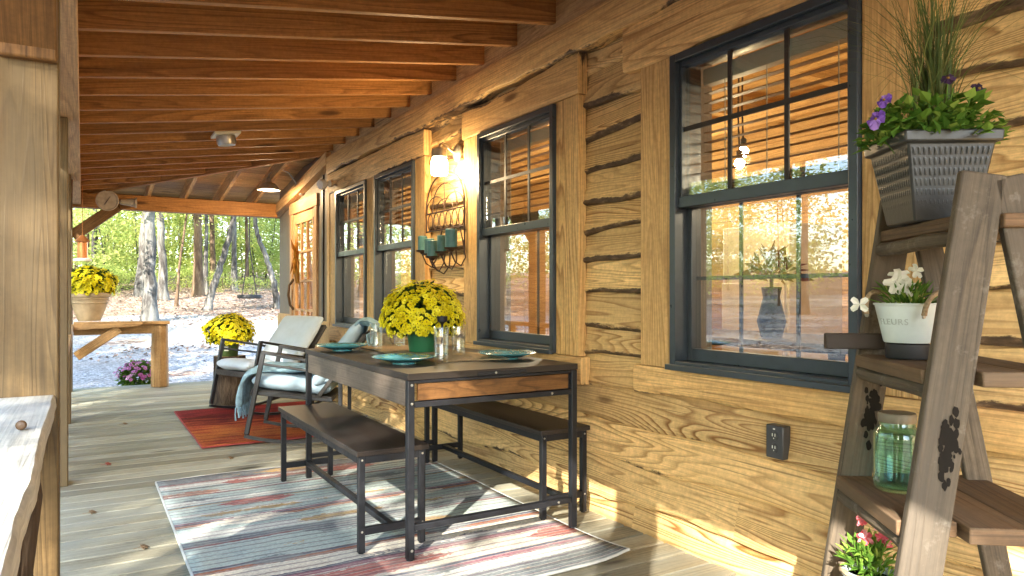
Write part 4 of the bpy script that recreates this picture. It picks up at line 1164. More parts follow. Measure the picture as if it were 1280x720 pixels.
for k in range(6):
    yy = sy-half+.05+.10*k
    b.tube([(SX, yy+.04*math.cos(2*PI*q/16), zb+.065+.06*math.sin(2*PI*q/16)) for q in range(17)], .004, 6)
b.build('iron_fan', 'iron', sc)
CUP = []
for k, (yo, xo, zc) in enumerate(((.13, -.11, 1.425), (-.0, -.115, 1.395), (-.09, -.135, 1.372), (-.20, -.115, 1.40), (-.335, -.11, 1.42))):
    b = MB(); x, yy = SX+xo, sy+yo; zz = zc
    b.tube([(SX, yy*.6+(sy-.1)*.4, zb), (SX, yy*.8+(sy-.1)*.2, zz+.05), (SX-.005, yy, zz-.06), (SX+xo*.35, yy, zz-.115), (SX+xo*.75, yy, zz-.09), (x, yy, zz-.03), (x, yy, zz-.012)], .0055, 8)
    b.lathe([(.012, -.025), (.02, -.012), (.044, -.006), (.05, .004), (.046, .004), (.040, -.002), (0, -.002)], (x, yy, zz), 20)
    b.build('cup', 'iron', sc); CUP.append((x, yy, zz))
for (x, yy, zz), (r, h), lb in zip(CUP, ((.034, .105), (.035, .108), (.036, .112), (.032, .112), (.040, .125)), ('teal pillar candle at the far left end of the sconce', 'teal pillar candle second from the left on the sconce', 'teal pillar candle in the lowest middle cup of the sconce', 'thin teal pillar candle right of the sconce middle', 'tall fat teal pillar candle at the right end of the sconce')):
    b = MB(); b.lathe([(0, 0), (r, 0), (r*1.01, h*.5), (r*.99, h-.004), (r*.9, h), (r*.5, h-.006), (0, h-.008)], (x, yy, zz), 24, wob=.002)
    b.tube([(x, yy, zz+h-.008), (x+.002, yy, zz+h+.008)], .0015, 5)
    tag(b.build('pillar_candle', 'candle', origin=(x, yy, zz)), lb, 'candle', 'teal candles on the sconce')

# dried corn swag on the door
b = MB()
for k in range(46):
    a = rng.uniform(-.5, .5); l = rng.uniform(.10, .24); dirv = Vector((rng.uniform(-.5, -.1), math.sin(a)*1.1, rng.choice((-1, -1, 1))*math.cos(a)))
    b.leaf((2.185+rng.uniform(-.02, 0), 8.56+rng.uniform(-.03, .03), 1.50+rng.uniform(-.04, .12)), dirv, (-1, 0, 0), l, .035)
for k in range(3): b.tube([(2.175, 8.53+.03*k, 1.50), (2.16, 8.52+.035*k, 1.36), (2.17, 8.51+.04*k, 1.24)], [.015, .024, .012], 8)
b.tube([(2.20, 8.56, 1.95), (2.19, 8.56, 1.6)], .003, 5)
tag(b.build('door_swag', 'dried', origin=(2.18, 8.56, 1.5)), 'golden dried corn swag hanging on the glazed door', 'door decoration')

# copper lantern hanging by the far post
hl = thing('hanging_lantern', 'small copper and white feeder hanging beside the far porch post', 'bird feeder', (.005, 9.0, 1.6))
b = MB(); b.lathe([(.0, .07), (.02, .065), (.075, .0), (.07, -.005), (0, .0)], (.0, 9.0, 1.68), 20); b.tube([(.0, 9.0, 1.74), (.0, 9.0, 2.3)], .003, 5); b.build('roof', 'copper', hl)
b = MB(); b.lathe([(.05, 0), (.05, .18), (.045, .18), (.045, 0)], (.0, 9.0, 1.50), 20, close=True); b.build('tube', 'copper', hl)
b = MB(); b.lathe([(0, 0), (.085, 0), (.09, .02), (.06, .03), (0, .03)], (.0, 9.0, 1.47), 20); b.build('tray', 'white', hl)

# ================================================================== ladder shelf
LP = Vector((1.521, .892, 0)); LW = Vector((.603, .798, 0)); LB = Vector((.798, -.603, 0)); LZ = Vector((0, 0, 1)); WID = .458
def LD(w_, b_, z): return LP+LW*w_+LB*b_+LZ*z
def fb(z): return .15*(z-.624)
ld = thing('ladder_shelf', 'old wooden step ladder used as a plant shelf in front of the wall', 'ladder', LD(.23, .2, 0))
def rail_(w0, z0, z1, bfun, dep, name):
    b = MB(); up = (LD(0, bfun(z1), z1)-LD(0, bfun(z0), z0)).normalized(); ax = LW; dp = up.cross(ax).normalized()
    c = (LD(w0, bfun(z0), z0)+LD(w0, bfun(z1), z1))/2; Ln = (LD(0, bfun(z1), z1)-LD(0, bfun(z0), z0)).length
    b.obox(c, up, ax, dp, Ln, .026, dep, grain=0)
    return b.build(name, 'ladder', ld, bevel=.005)
rail_(.016, .0, 1.378, lambda z: fb(z)+.045, .092, 'front_rail')
rail_(WID-.016, .0, 1.373, lambda z: fb(z)+.045, .086, 'front_rail')
rl = lambda z: .50-.20*z
rail_(.016, .0, 1.37, lambda z: rl(z)-.02, .065, 'rear_leg'); rail_(WID-.03, .0, 1.25, lambda z: rl(z)-.02, .065, 'rear_leg')
for z, th, b0, b1 in ((.624, .036, -.012, .38), (.954, .032, .015, .33), (1.29, .030, .055, .30)):
    b = MB(); n = 3
    for k in range(n):
        c0 = b0+(b1-b0)*k/n+.002; c1 = b0+(b1-b0)*(k+1)/n-.002
        c = LD(WID/2, fb(z)*(0 if z < .7 else .5)+(c0+c1)/2, z-th/2)
        b.obox(c, LW, LB, LZ, WID-.064 if k == 0 else WID+.02, c1-c0, th+rng.uniform(-.002, .002), grain=0)
    b.build('shelf', 'ladder_dark', ld, bevel=.004)
b = MB(); z = .292; b.obox(LD(WID/2, .05, z-.016), LW, LB, LZ, WID-.062, .15, .032, grain=0); b.build('shelf', 'ladder_dark', ld, bevel=.004)
for z in (.57, .905, 1.24):
    b = MB(); b.tube([LD(.032+(WID-.064)*k/6, fb(z)+.02+.003*math.sin(k*2), z+.002*math.sin(k)) for k in range(7)], .018, 10, jit=.06); b.build('rung', 'ladder', ld)
b = MB(); b.obox(LD(WID-.055, fb(.99)-.025, .992), LB, LW, LZ, .15, .03, .042, grain=0); b.build('side_peg', 'dark_cloth', ld, bevel=.004)
for w0, zc in ((.0025, .80), (WID-.0295, .80)):
    b = MB()
    for k in range(70):
        zz = zc+rng.gauss(0, .034); bb = fb(zz)+.058+rng.gauss(0, .008)
        r = rng.uniform(.002, .0075); c = LD(w0, bb, zz); V = [c+LB*(r*math.cos(2*PI*q/9)*rng.uniform(.7, 1.2))+LZ*(r*2.0*math.sin(2*PI*q/9)*rng.uniform(.7, 1.2))-LW*.0006*(k*.03+1) for q in range(9)]
        b.add(V, [tuple(range(9))])
    b.build('tar_stain', 'tar_gap_shade', ld)
# ================================================================== potted plants
def mum(name, label, cat, loc, potprof, potm, R_, Hd, zc, nf, fs, petal='yellow', group=None, leafm='mumleaf', sticker=False, leafmin=.0, squash=1.0):
    t = thing(name, label, cat, loc, rng.uniform(0, 6), group, local=True)
    b = MB(); b.lathe(potprof, (0, 0, 0), 36); b.build('pot', potm, t, smooth=40)
    rt, zt = max(potprof, key=lambda p: p[1])
    b = MB(); b.lathe([(0, zt-.018), (rt*.93, zt-.022)], (0, 0, 0), 24); b.build('soil', 'soil', t)
    b = MB(); C = Vector((0, 0, zc))
    def dome(k, n):
        g = (k+.5)/n; ph = k*2.39996+rng.uniform(-.2, .2)
        cz = 1-1.62*g; sr = math.sqrt(max(0, 1-cz*cz))
        return Vector((sr*math.cos(ph), sr*math.sin(ph), cz))
    lump = lambda d: 1+.17*mnoise.noise(d*2.0+Vector((loc[0]*3, 1, 2)))+.09*mnoise.noise(d*5+Vector((loc[1], 0, 0)))
    for k in range(int(nf*4)):
        d = dome(k, int(nf*4)); rr = rng.uniform(.5, .88)*lump(d)
        p = C+Vector((d.x*R_*rr, d.y*R_*rr, d.z*Hd*rr if d.z > 0 else d.z*Hd*.95*rr))
        dd = (d+Vector((rng.uniform(-.8, .8), rng.uniform(-.8, .8), rng.uniform(-.5, .6)))).normalized()
        b.leaf(p, dd, Vector((rng.uniform(-.3, .3), rng.uniform(-.3, .3), 1)), fs*rng.uniform(.8, 1.35), fs*rng.uniform(.5, .8))
    for k in range(14):
        a = rng.uniform(0, 2*PI); b.tube([(0, 0, zt-.03), (.5*rt*math.cos(a), .5*rt*math.sin(a), zt+.03), (R_*.6*math.cos(a), R_*.6*math.sin(a), zc)], [.005, .004, .002], 5)
    b.build('foliage', leafm, t, smooth=0)
    b = MB()
    for k in range(nf):
        d = dome(k, nf); rr = lump(d)*rng.uniform(.93, 1.05)
        if d.z < -.3 and rng.random() < .3+leafmin: continue
        if leafmin and (d.z < .15+.3*mnoise.noise(d*4) or rng.random() < leafmin*.6): continue
        p = C+Vector((d.x*R_*rr, d.y*R_*rr, d.z*Hd*rr if d.z > 0 else d.z*Hd*.95*rr))
        nn = (d*1.0+Vector((0, 0, .45))+Vector((rng.uniform(-.35, .35), rng.uniform(-.35, .35), rng.uniform(-.2, .3)))).normalized()
        e1 = nn.orthogonal().normalized(); e2 = nn.cross(e1); s = fs*rng.uniform(.75, 1.15)
        r0 = min(.75, max(0, .35+.9*mnoise.noise(d*3)+rng.uniform(-.2, .2)))
        for ring, (np_, ln, lift) in enumerate(((11, 1.0, .18), (8, .66, .5))):
            for q in range(np_):
                a = 2*PI*(q+.5*ring)/np_+rng.uniform(-.1, .1)
                dr = e1*math.cos(a)+e2*math.sin(a); sd = nn.cross(dr)
                L_ = s*ln*.5
                V = [p+dr*L_*.12, p+dr*L_*.72+sd*L_*.26+nn*L_*lift*.7, p+dr*L_*1.08+nn*L_*lift*.8, p+dr*L_*.72-sd*L_*.26+nn*L_*lift*.7]
                b.add(V, [(0, 1, 2, 3)], None, 0, min(1, r0+.3*ring*0+rng.uniform(0, .3)))
        rr2 = s*.10
        b.add([p+nn*s*.10]+[p+nn*s*.06+(e1*math.cos(2*PI*q/6)+e2*math.sin(2*PI*q/6))*rr2 for q in range(6)], [(0, 1+q, 1+(q+1) % 6) for q in range(6)], None, 1)
    b.build('blossoms', [petal, 'flowereye'], t, smooth=0)
    if sticker:
        b = MB(); a0 = sticker
        rs, z0_, z1_ = sticker
        vv = []
        for k in range(5):
            a = -.22+.11*k - t.rotation_euler.z + PI*1.36
            vv += [((rs+.0015)*math.cos(a), (rs+.0015)*math.sin(a), z0_), ((rs+.0015)*math.cos(a), (rs+.0015)*math.sin(a), z1_)]
        b.add(vv, [(2*k, 2*k+2, 2*k+3, 2*k+1) for k in range(4)]); b.build('label', 'label', t)
    return t
pot_t = [(0, 0), (.070, 0), (.072, .004), (.088, .125), (.093, .128), (.094, .140), (.088, .141), (.084, .128), (.07, .02), (0, .02)]
mum('potted_mum', 'yellow chrysanthemum in a dark green pot on the dining table', 'potted plant', (1.625, 3.70, TZ+.008), pot_t, 'greenpot', .222, .18, .20, 1250, .031)
pot_s = [(0, 0), (.080, 0), (.083, .004), (.098, .135), (.103, .138), (.104, .15), (.097, .151), (.092, .135), (.08, .02), (0, .02)]
mum('potted_mum', 'yellow chrysanthemum in an olive plastic pot on the tree stump', 'potted plant', (1.27, 7.70, .492), pot_s, 'dullgreen', .226, .185, .235, 900, .036, sticker=(.0925, .055, .105))
pot_p = [(0, 0), (.135, 0), (.14, .01), (.155, .05), (.205, .17), (.232, .28), (.236, .30), (.262, .305), (.268, .335), (.262, .352), (.24, .355), (.225, .335), (.20, .30), (.14, .06), (0, .05)]
pot_p = [(r*.84, z*.92) for r, z in pot_p]
pm = mum('potted_mum', 'yellow chrysanthemum in a big sandy clay pot on the far railing', 'potted plant', (.07, 9.64, .805), pot_p, 'terracotta', .27, .18, .43, 520, .060)
b = MB()
for zz, r in ((.20, .188), (.245, .198)): b.lathe([(r, zz), (r+.008, zz+.004), (r+.008, zz+.010), (r, zz+.014)], (0, 0, 0), 36)
b.build('pot_band', 'terracotta', pm)
pot_g = [(0, 0), (.13, 0), (.16, .2), (.165, .22), (.155, .22), (.12, .02), (0, .02)]
mum('potted_mum', 'mauve-pink chrysanthemum on the gravel just beyond the porch edge', 'potted plant', (.63, 10.35, ground_h(.63, 10.35)+.01), pot_g, 'dullgreen', .26, .22, .34, 420, .055, 'pinkmum', leafmin=.5, leafm='brightleaf')

# --- planter with ornamental grass and pansies on the ladder
PC = LD(.25, .155, 1.2915); PA = -R(33.8)
pl = thing('square_planter', 'tapered charcoal planter of grass and purple pansies on the ladder top', 'planter', PC, PA, local=True)
b = MB(); s0, s1, hh = .070, .104, .210
rings = []
prof = [(s0, 0), (s0+.002, .004), (s1-.004, hh-.028), (s1+.007, hh-.027), (s1+.009, hh), (s1-.006, hh), (s1-.012, hh-.03), (s0-.01, .02)]
V = []
for s_, z in prof: V += [(-s_, -s_, z), (s_, -s_, z), (s_, s_, z), (-s_, s_, z)]
F = []
for i in range(len(prof)-1):
    for k in range(4): F.append((i*4+k, i*4+(k+1) % 4, (i+1)*4+(k+1) % 4, (i+1)*4+k))
F += [(3, 2, 1, 0), tuple((len(prof)-1)*4+k for k in range(4))]
b.add(V, F); b.build('pot', 'charcoal', pl, bevel=.006)
b = MB()
for f in range(4):
    q = Matrix.Rotation(f*PI/2, 3, 'Z')
    for r_ in range(7):
        z0 = .012+.0235*r_; n = 15
        for k in range(n):
            z1 = z0+.0185
            u = -1+2*(k+.5)/n; s_a = s0+(s1-s0)*z0/(hh-.028)-.001; s_b = s0+(s1-s0)*z1/(hh-.028)-.001
            wd = s_a*.85/n
            p = [q @ Vector((u*s_a*.92-wd*.55, -s_a, z0)), q @ Vector((u*s_a*.92+wd*.55, -s_a, z0)), q @ Vector((u*s_b*.92+wd*.55, -s_b, z1)), q @ Vector((u*s_b*.92-wd*.55, -s_b, z1))]
            o_ = q @ Vector((0, -.0018, .0005)); c_ = (p[0]+p[1]+p[2]+p[3])/4+o_
            b.add(p+[c_+(v_-c_)*.45+o_*.2 for v_ in p], [(0, 1, 5, 4), (1, 2, 6, 5), (2, 3, 7, 6), (3, 0, 4, 7), (4, 5, 6, 7)])
b.build('embossing', 'charcoal', pl)
b = MB(); b.box(-s1+.012, s1-.012, -s1+.012, s1-.012, hh-.04, hh-.018); b.build('soil', 'soil', pl)
b = MB()
for k in range(240):
    a = rng.uniform(0, 2*PI); r0 = rng.uniform(0, .045); sp_ = abs(rng.gauss(0, .30)); ln = rng.uniform(.28, .50)
    if rng.random() < .14: sp_ = rng.uniform(.6, 1.05)
    az = rng.uniform(0, 2*PI); dx, dy_ = math.cos(az), math.sin(az)
    pts = []
    for j in range(7):
        s_ = j/6; lean = sp_*s_*(.55+.75*s_)
        pts.append(Vector((.02+r0*math.cos(a)+dx*ln*math.sin(min(1.7, lean))*s_*.9, .02+r0*math.sin(a)+dy_*ln*math.sin(min(1.7, lean))*s_*.9, hh-.02+ln*s_*math.cos(min(1.35, lean*.8)))))
    sd = Vector((-dy_, dx, 0)); V = []
    for j, p in enumerate(pts): wd = .0021*(1-j/6.2)+.0004; V += [p-sd*wd, p+sd*wd]
    b.add(V, [(2*j, 2*j+1, 2*j+3, 2*j+2) for j in range(6)])
b.build('grass', 'grassblade', pl, smooth=0)
b = MB()
for k in range(680):
    a = rng.uniform(0, 2*PI); r_ = math.sqrt(rng.uniform(.05, 1))*.145; z = hh-.01+rng.uniform(0, .115)*(1.25-r_/.2)
    if r_ > .112: z = hh+rng.uniform(-.02, .045)
    p = Vector((r_*math.cos(a), r_*math.sin(a), z)); d = Vector((math.cos(a)*rng.uniform(.3, 1)+rng.uniform(-.6, .6), math.sin(a)*rng.uniform(.3, 1)+rng.uniform(-.6, .6), rng.uniform(-.3, .9)))
    b.leaf(p, d, (rng.uniform(-.4, .4), rng.uniform(-.4, .4), 1), rng.uniform(.022, .042), rng.uniform(.016, .032))
for k in range(70):
    a = rng.uniform(0, 2*PI); r_ = rng.uniform(0, .1); b.tube([(r_*math.cos(a)*.7, r_*math.sin(a)*.7, hh-.02), (r_*math.cos(a)*1.2, r_*math.sin(a)*1.2, hh+rng.uniform(.03, .1))], [.0022, .0014], 4)
b.build('leaves', 'brightleaf', pl, smooth=0)
def pansy(par, p, nn, s, m, name='pansy'):
    b = MB(); nn = Vector(nn).normalized(); e1 = Vector((0, 0, 1))-nn*nn.z
    e1.normalize(); e2 = nn.cross(e1); p = Vector(p)
    for q, (a, l, wd) in enumerate(((.55, 1, .8), (-.55, 1, .8), (1.75, .95, .75), (-1.75, .95, .75), (PI, 1.1, 1.0))):
        n = 10; c = p+(e1*math.cos(a)+e2*math.sin(a))*s*.45*l+nn*(.002*q)
        V = [p+nn*.002*q]+[c+(e1*math.cos(2*PI*k/n)+e2*math.sin(2*PI*k/n))*s*.48*wd*(1+.12*math.sin(k*3.1+q))+nn*s*.14*math.sin(k*2.3+q) for k in range(n)]
        b.add(V, [(0, 1+k, 1+(k+1) % n) for k in range(n)], None, 0, rng.random())
    b.ball(p+nn*.008, .004, n=6, mi=1)
    if par: b.tube([p, p-nn*.02-Vector((0, 0, .03)), Vector((p.x*.6, p.y*.6, p.z-.09))], .0014, 4, mi=2)
    return b.build(name, [m, 'flowereye', 'brightleaf'], par)
def to_pl(v): return Matrix.Rotation(-PA, 3, 'Z') @ (Vector(v)-PC)
pansy(pl, to_pl(PC)+Vector((-.150, -.055, hh+.035)), (-.75, -.6, .25), .030, 'purple')
pansy(pl, Vector((-.122, -.035, hh+.085)), (-.7, -.6, .35), .024, 'purple')
pansy(pl, Vector((-.01, -.10, hh+.115)), (-.3, -.8, .5), .021, 'darkpansy')
pansy(pl, Vector((.085, -.05, hh+.105)), (.1, -.9, .3), .022, 'darkpansy')

# --- white tin bucket with white flowers on the middle shelf
BC = LD(.30, .125, .956)
b = MB(); b.lathe([(0, 0), (.050, 0), (.052, .004), (.050, .036), (.046, .040), (0, .040)], BC, 28); tag(b.build('wooden_block', 'rubber', origin=BC), 'round dark wooden block under the white bucket', 'block')
BB = BC+Vector((0, 0, .0405))
bk = thing('tin_bucket', 'white tin bucket of white flowers on the middle ladder shelf', 'planter', BB, 0, local=True)
b = MB(); b.lathe([(0, 0), (.054, 0), (.056, .003), (.076, .094), (.079, .095), (.080, .099), (.076, .100), (.073, .094), (.052, .01), (0, .01)], (0, 0, 0), 40); b.build('pail', 'bucket', bk, smooth=40)
b = MB(); b.lathe([(0, .082), (.070, .082)], (0, 0, 0), 24); b.build('soil', 'soil', bk)
vang = math.atan2(-BB.y, -BB.x)
def rope_handle(a0):
    b = MB(); c = Vector((math.cos(a0), math.sin(a0), 0)); sd = Vector((-math.sin(a0), math.cos(a0), 0)); pts = []
    for k in range(15):
        th = PI*k/14
        pts.append(c*(.079+.012*math.sin(th))+sd*(.052*math.cos(th))*(1.0)+Vector((0, 0, .070+.058*math.sin(th)**.8)))
    b.tube(pts, .0062, 8, jit=.12); b.build('rope_handle', 'rope', bk)
    b = MB()
    for s in (1, -1): p = c*.077+sd*.052*s; b.lathe([(0, 0), (.006, 0), (.005, .004), (0, .005)], p+Vector((0, 0, .068)), 10, axis=(c.x, c.y, 0))
    b.build('rivet', 'steel', bk)
rope_handle(vang+.95); rope_handle(vang+.95+PI)
# embossed word, wrapped round the pail
cu = bpy.data.curves.new('letters', 'FONT'); cu.body = 'FLEURS'; cu.size = .021; cu.extrude = .0006; cu.align_x = 'CENTER'; cu.space_character = 1.15
to = bpy.data.objects.new('letters_src', cu); COL.objects.link(to)
bpy.context.view_layer.update()
me = bpy.data.meshes.new_from_object(to); bpy.data.objects.remove(to)
for v in me.vertices:
    z = .046+v.co.y; r = .056+(.076-.056)*(z-.003)/.091+.0004+v.co.z; a = vang-.55+v.co.x/.066
    v.co = (r*math.cos(a), r*math.sin(a), z)
me.materials.clear(); me.materials.append(M['bucket_letter'] if 'bucket_letter' in M else plain('embossed_letters', (.40, .45, .43), .5))
o = bpy.data.objects.new('embossed_letters', me); COL.objects.link(o); o.parent = bk
b = MB()
for k in range(130):
    a = rng.uniform(0, 2*PI); r_ = rng.uniform(0, .06); z = .085+rng.uniform(0, .045)
    b.leaf((r_*math.cos(a), r_*math.sin(a), z), (math.cos(a)*rng.uniform(.1, 1), math.sin(a)*rng.uniform(.1, 1), rng.uniform(.2, 1.3)), (rng.uniform(-.4, .4), rng.uniform(-.4, .4), 1), rng.uniform(.025, .045), rng.uniform(.006, .011))
for k in range(9):
    a = rng.uniform(0, 2*PI); b.tube([(.02*math.cos(a), .02*math.sin(a), .08), (.04*math.cos(a), .04*math.sin(a), .13)], .0018, 4)
b.tube([(-.05, .04, .10), (-.08, .055, .11), (-.112, .058, .098)], .0014, 4)
b.build('leaves', 'brightleaf', bk, smooth=0)
def bloom(par, p, nn, s, m, petals=5, name='blossom', rs=None):
    b = MB(); nn = Vector(nn).normalized(); e1 = nn.orthogonal().normalized(); e2 = nn.cross(e1); p = Vector(p)
    for q in range(petals):
        a = 2*PI*q/petals+rng.uniform(-.2, .2); d = e1*math.cos(a)+e2*math.sin(a); sd = nn.cross(d); r_ = rng.random()
        V = [p, p+d*s*.45+sd*s*.34+nn*s*.22, p+d*s*.95+sd*s*.26+nn*s*.16, p+d*s*1.05+nn*s*.05, p+d*s*.95-sd*s*.26+nn*s*.16, p+d*s*.45-sd*s*.34+nn*s*.22]
        b.add(V, [(0, 1, 2, 3), (0, 3, 4, 5)], None, 0, r_)
    return b
toC = Vector((-BB.x, -BB.y, .1)).normalized()
side = Vector((.859, -.512, 0))
b = MB(); flowers = [(-side*.028+toC*.030+Vector((0, 0, .148)), toC+Vector((0, 0, .3)), .030), (-side*.006+toC*.028+Vector((0, 0, .137)), toC+side*.4, .026), (-side*.022+toC*.02+Vector((0, 0, .166)), toC+Vector((0, 0, 1)), .026), (side*.020+toC*.0+Vector((0, 0, .180)), toC+side*.5+Vector((0, 0, .3)), .020)]
for p, nn, s in flowers: bloom(bk, p, nn, s, 'whitepetal').build('blossom', 'whitepetal', bk)
bloom(bk, Vector((-.112, .058, .096)), toC-side*.3, .024, 'whitepetal', 4).build('blossom', 'whitepetal', bk)

# --- aqua glass jar with a worn lid on the lower shelf
JC = LD(.287, .094, .6245)
jr = thing('glass_jar', 'empty aqua glass jar with a worn lid on the lower ladder shelf', 'jar', JC, 0, local=True)
b = MB()
outp = [(0, 0), (.046, 0), (.053, .006), (.055, .014), (.055, .135), (.052, .150), (.043, .160), (.041, .164), (.041, .176)]
inp = [(.038, .176), (.038, .162), (.049, .148), (.0515, .134), (.0515, .016), (.046, .009), (0, .009)]
b.lathe(outp+inp, (0, 0, 0), 40); b.build('glass_body', 'jarglass', jr, smooth=60)
b = MB(); b.lathe([(0, 0), (.043, 0), (.044, .004), (.0445, .018), (.042, .023), (0, .024)], (0, 0, .172), 36); b.build('lid', 'cork', jr)

# --- little pot with pink flowers on the bottom tread
KC = LD(.285, .025, .2925)
kp = thing('flower_pot', 'small white pot of pink and coral flowers on the lowest ladder step', 'planter', KC, 0, local=True)
b = MB(); b.lathe([(0, 0), (.042, 0), (.06, .11), (.064, .112), (.064, .126), (.058, .126), (.054, .11), (.04, .01), (0, .01)], (0, 0, 0), 28); b.build('pot', 'bucket', kp)
b = MB(); b.lathe([(0, .108), (.055, .108)], (0, 0, 0), 20); b.build('soil', 'soil', kp)
b = MB(); b.tube([(.064*math.cos(2*PI*k/24), .064*math.sin(2*PI*k/24), .122+.003*math.sin(k*2)) for k in range(25)], .006, 7, jit=.1); b.build('rope_rim', 'rope', kp)
b = MB()
for k in range(200):
    a = rng.uniform(0, 2*PI); r_ = rng.uniform(0, .055); z = .115+rng.uniform(0, .075)
    b.leaf((r_*math.cos(a), r_*math.sin(a), z), (math.cos(a)*rng.uniform(.1, 1), math.sin(a)*rng.uniform(.1, 1), rng.uniform(-.2, 1.3)), (rng.uniform(-.4, .4), rng.uniform(-.4, .4), 1), rng.uniform(.022, .042), rng.uniform(.008, .015))
for k in range(12): a = rng.uniform(0, 2*PI); b.tube([(.02*math.cos(a), .02*math.sin(a), .1), (.035*math.cos(a), .035*math.sin(a), .2)], .002, 4)
b.build('leaves', 'brightleaf', kp, smooth=0)
for p0 in (-side*.018+Vector((0, 0, .238)), side*.040+Vector((0, 0, .218))):
    for k in range(5):
        q = p0+side*rng.uniform(-.016, .016)+toC*rng.uniform(-.01, .02)+Vector((0, 0, rng.uniform(-.028, .022)))
        bloom(kp, q, toC+side*rng.uniform(-.8, .8)+Vector((0, 0, rng.uniform(-.4, .8))), rng.uniform(.015, .021), 'pinkpetal').build('blossom', 'pinkpetal', kp)

# --- acorn on the rail, leaves on the floor
b = MB(); b.ball((-.115, 1.92, .830), .0095, .012, .009, 12); b.lathe([(0, 0), (.010, 0), (.011, .005), (.007, .009), (0, .010)], (-.115, 1.905, .832), 12, axis=(0, -1, .1))
tag(b.build('acorn', 'nut', origin=(-.115, 1.92, .82)), 'brown acorn lying on the pale rail top', 'acorn')
for (x, y, m, lb) in ((.13, 5.4, 'red_leaf', 'small red leaf on the deck boards left of the rugs'), (.03, 4.25, 'tan_leaf', 'tan leaf on the deck near the left porch posts'), (.85, 5.18, 'tan_leaf', 'curled tan leaf on the deck between the two rugs'), (.30, 7.0, 'tan_leaf', 'tan leaf on the deck left of the red rug'), (.22, 3.55, 'tan_leaf', 'small tan leaf on the deck left of the striped rug')):
    b = MB()
    for k in range(5):
        a = -1.2+.6*k; b.leaf((x, y, .006), (math.cos(a), math.sin(a), .12), (0, 0, 1), .035, .016, 0, None, .4)
    b.tube([(x, y, .006), (x-.03, y, .004)], .001, 4)
    tag(b.build('fallen_leaf', m, origin=(x, y, 0), solid=.001), lb, 'leaf')

# ================================================================== inside the room
pd = thing('pendant_lamp', 'two bare glowing bulbs on cords inside the room behind the big window', 'ceiling lamp', (3.6, 3.1, 2.0))
for (x, y, z) in ((3.60, 3.17, 2.02), (3.52, 3.13, 1.93)):
    b = MB(); b.tube([(x, y, z+.05), (x+.01, y+.02, z+.3), (x, y, 2.78)], .006, 6); b.lathe([(.02, 0), (.02, .05), (.008, .06), (0, .06)], (x, y, z+.028), 12); b.build('cord', 'black_metal', pd)
    b = MB(); b.ball((x, y, z), .032, n=12); b.build('bulb', 'bulb', pd)
    lamp('bulb_light', (x, y, z-.06), ROOM_E*.5, (1, .76, .46), .04)
for (x, y, e, lb) in ((4.0, 5.4, 5.0, 'added globe lamp brightening the room behind the middle window'), (4.2, .6, 2.5, 'added globe lamp brightening the room at the near end of the cabin'), (3.9, 8.0, 3.0, 'added globe lamp brightening the room behind the glazed door')):
    rl_ = thing('added_globe_lamp', lb, 'ceiling lamp', (x, y, 2.2))  # globe lamps added to brighten the room seen through the panes
    b = MB(); b.tube([(x, y, 2.3), (x, y, 2.78)], .008, 6); b.lathe([(.05, 0), (.05, .02), (.01, .05), (0, .05)], (x, y, 2.285), 16); b.build('cord', 'black_metal', rl_)
    b = MB(); b.ball((x, y, 2.19), .10, n=16); b.build('globe', 'lanternglow', rl_)
    lamp('added_room_light', (x, y, 2.03), ROOM_E*e, (1, .84, .60), .08)
cb = thing('cabinet', 'tan panelled cabinet inside the room behind the big window', 'cabinet', (4.6, 3.4, 0))
b = MB(); b.box(4.2, 4.8, 3.30, 3.90, .005, 1.62); b.build('body', 'fridge', cb, bevel=.01)
b = MB(); b.box(4.17, 4.198, 3.32, 3.88, .1, 1.2); b.build('cabinet_door', 'fridge', cb, bevel=.006)
tb = thing('interior_table', 'dark wooden table inside the room under the autumn bouquet', 'table', (3.1, 2.6, 0))
b = MB(); b.box(2.75, 3.4, 1.9, 3.5, .86, .90); b.build('tabletop', 'tabletop', tb, bevel=.004)
for xx in (2.79, 3.33):
    for yy in (1.94, 3.43): b = MB(); b.box(xx, xx+.05, yy, yy+.05, .006, .858); b.build('leg', 'tabletop', tb)
vz = thing('flower_vase', 'dark vase with an autumn bouquet behind the glass of the big window', 'vase', (2.95, 2.42, .901))
b = MB(); b.lathe([(0, 0), (.05, 0), (.07, .08), (.04, .2), (.05, .25), (.045, .25), (.03, .2), (0, .19)], (2.95, 2.42, .902), 20); b.build('vase', 'dark_cloth', vz)
b = MB()
for k in range(90):
    a = rng.uniform(0, 2*PI); e = rng.uniform(-.2, 1.4); d = Vector((math.cos(a)*math.cos(e), math.sin(a)*math.cos(e), math.sin(e)))
    b.leaf(Vector((2.95, 2.42, 1.20))+d*rng.uniform(.02, .12), d, (rng.uniform(-1, 1), rng.uniform(-1, 1), .5), rng.uniform(.05, .10), rng.uniform(.03, .05))
b.tube([(2.95, 2.42, 1.1), (2.95, 2.42, 1.25)], .01, 6); b.build('bouquet', 'autumnplant', vz, smooth=0)
pf = thing('interior_cupboard', 'framed pale cupboard front inside the room behind the middle window', 'cupboard', (5.0, 6.0, 1.2))
b = MB(); b.box(4.6, 5.0, 5.3, 6.6, .005, 1.9); b.build('body', 'fridge', pf, bevel=.01)
b = MB(); b.box(4.57, 4.598, 5.4, 5.9, .9, 1.7); b.box(4.57, 4.598, 5.95, 6.5, .9, 1.7); b.build('cupboard_door', 'inwood', pf, bevel=.006)

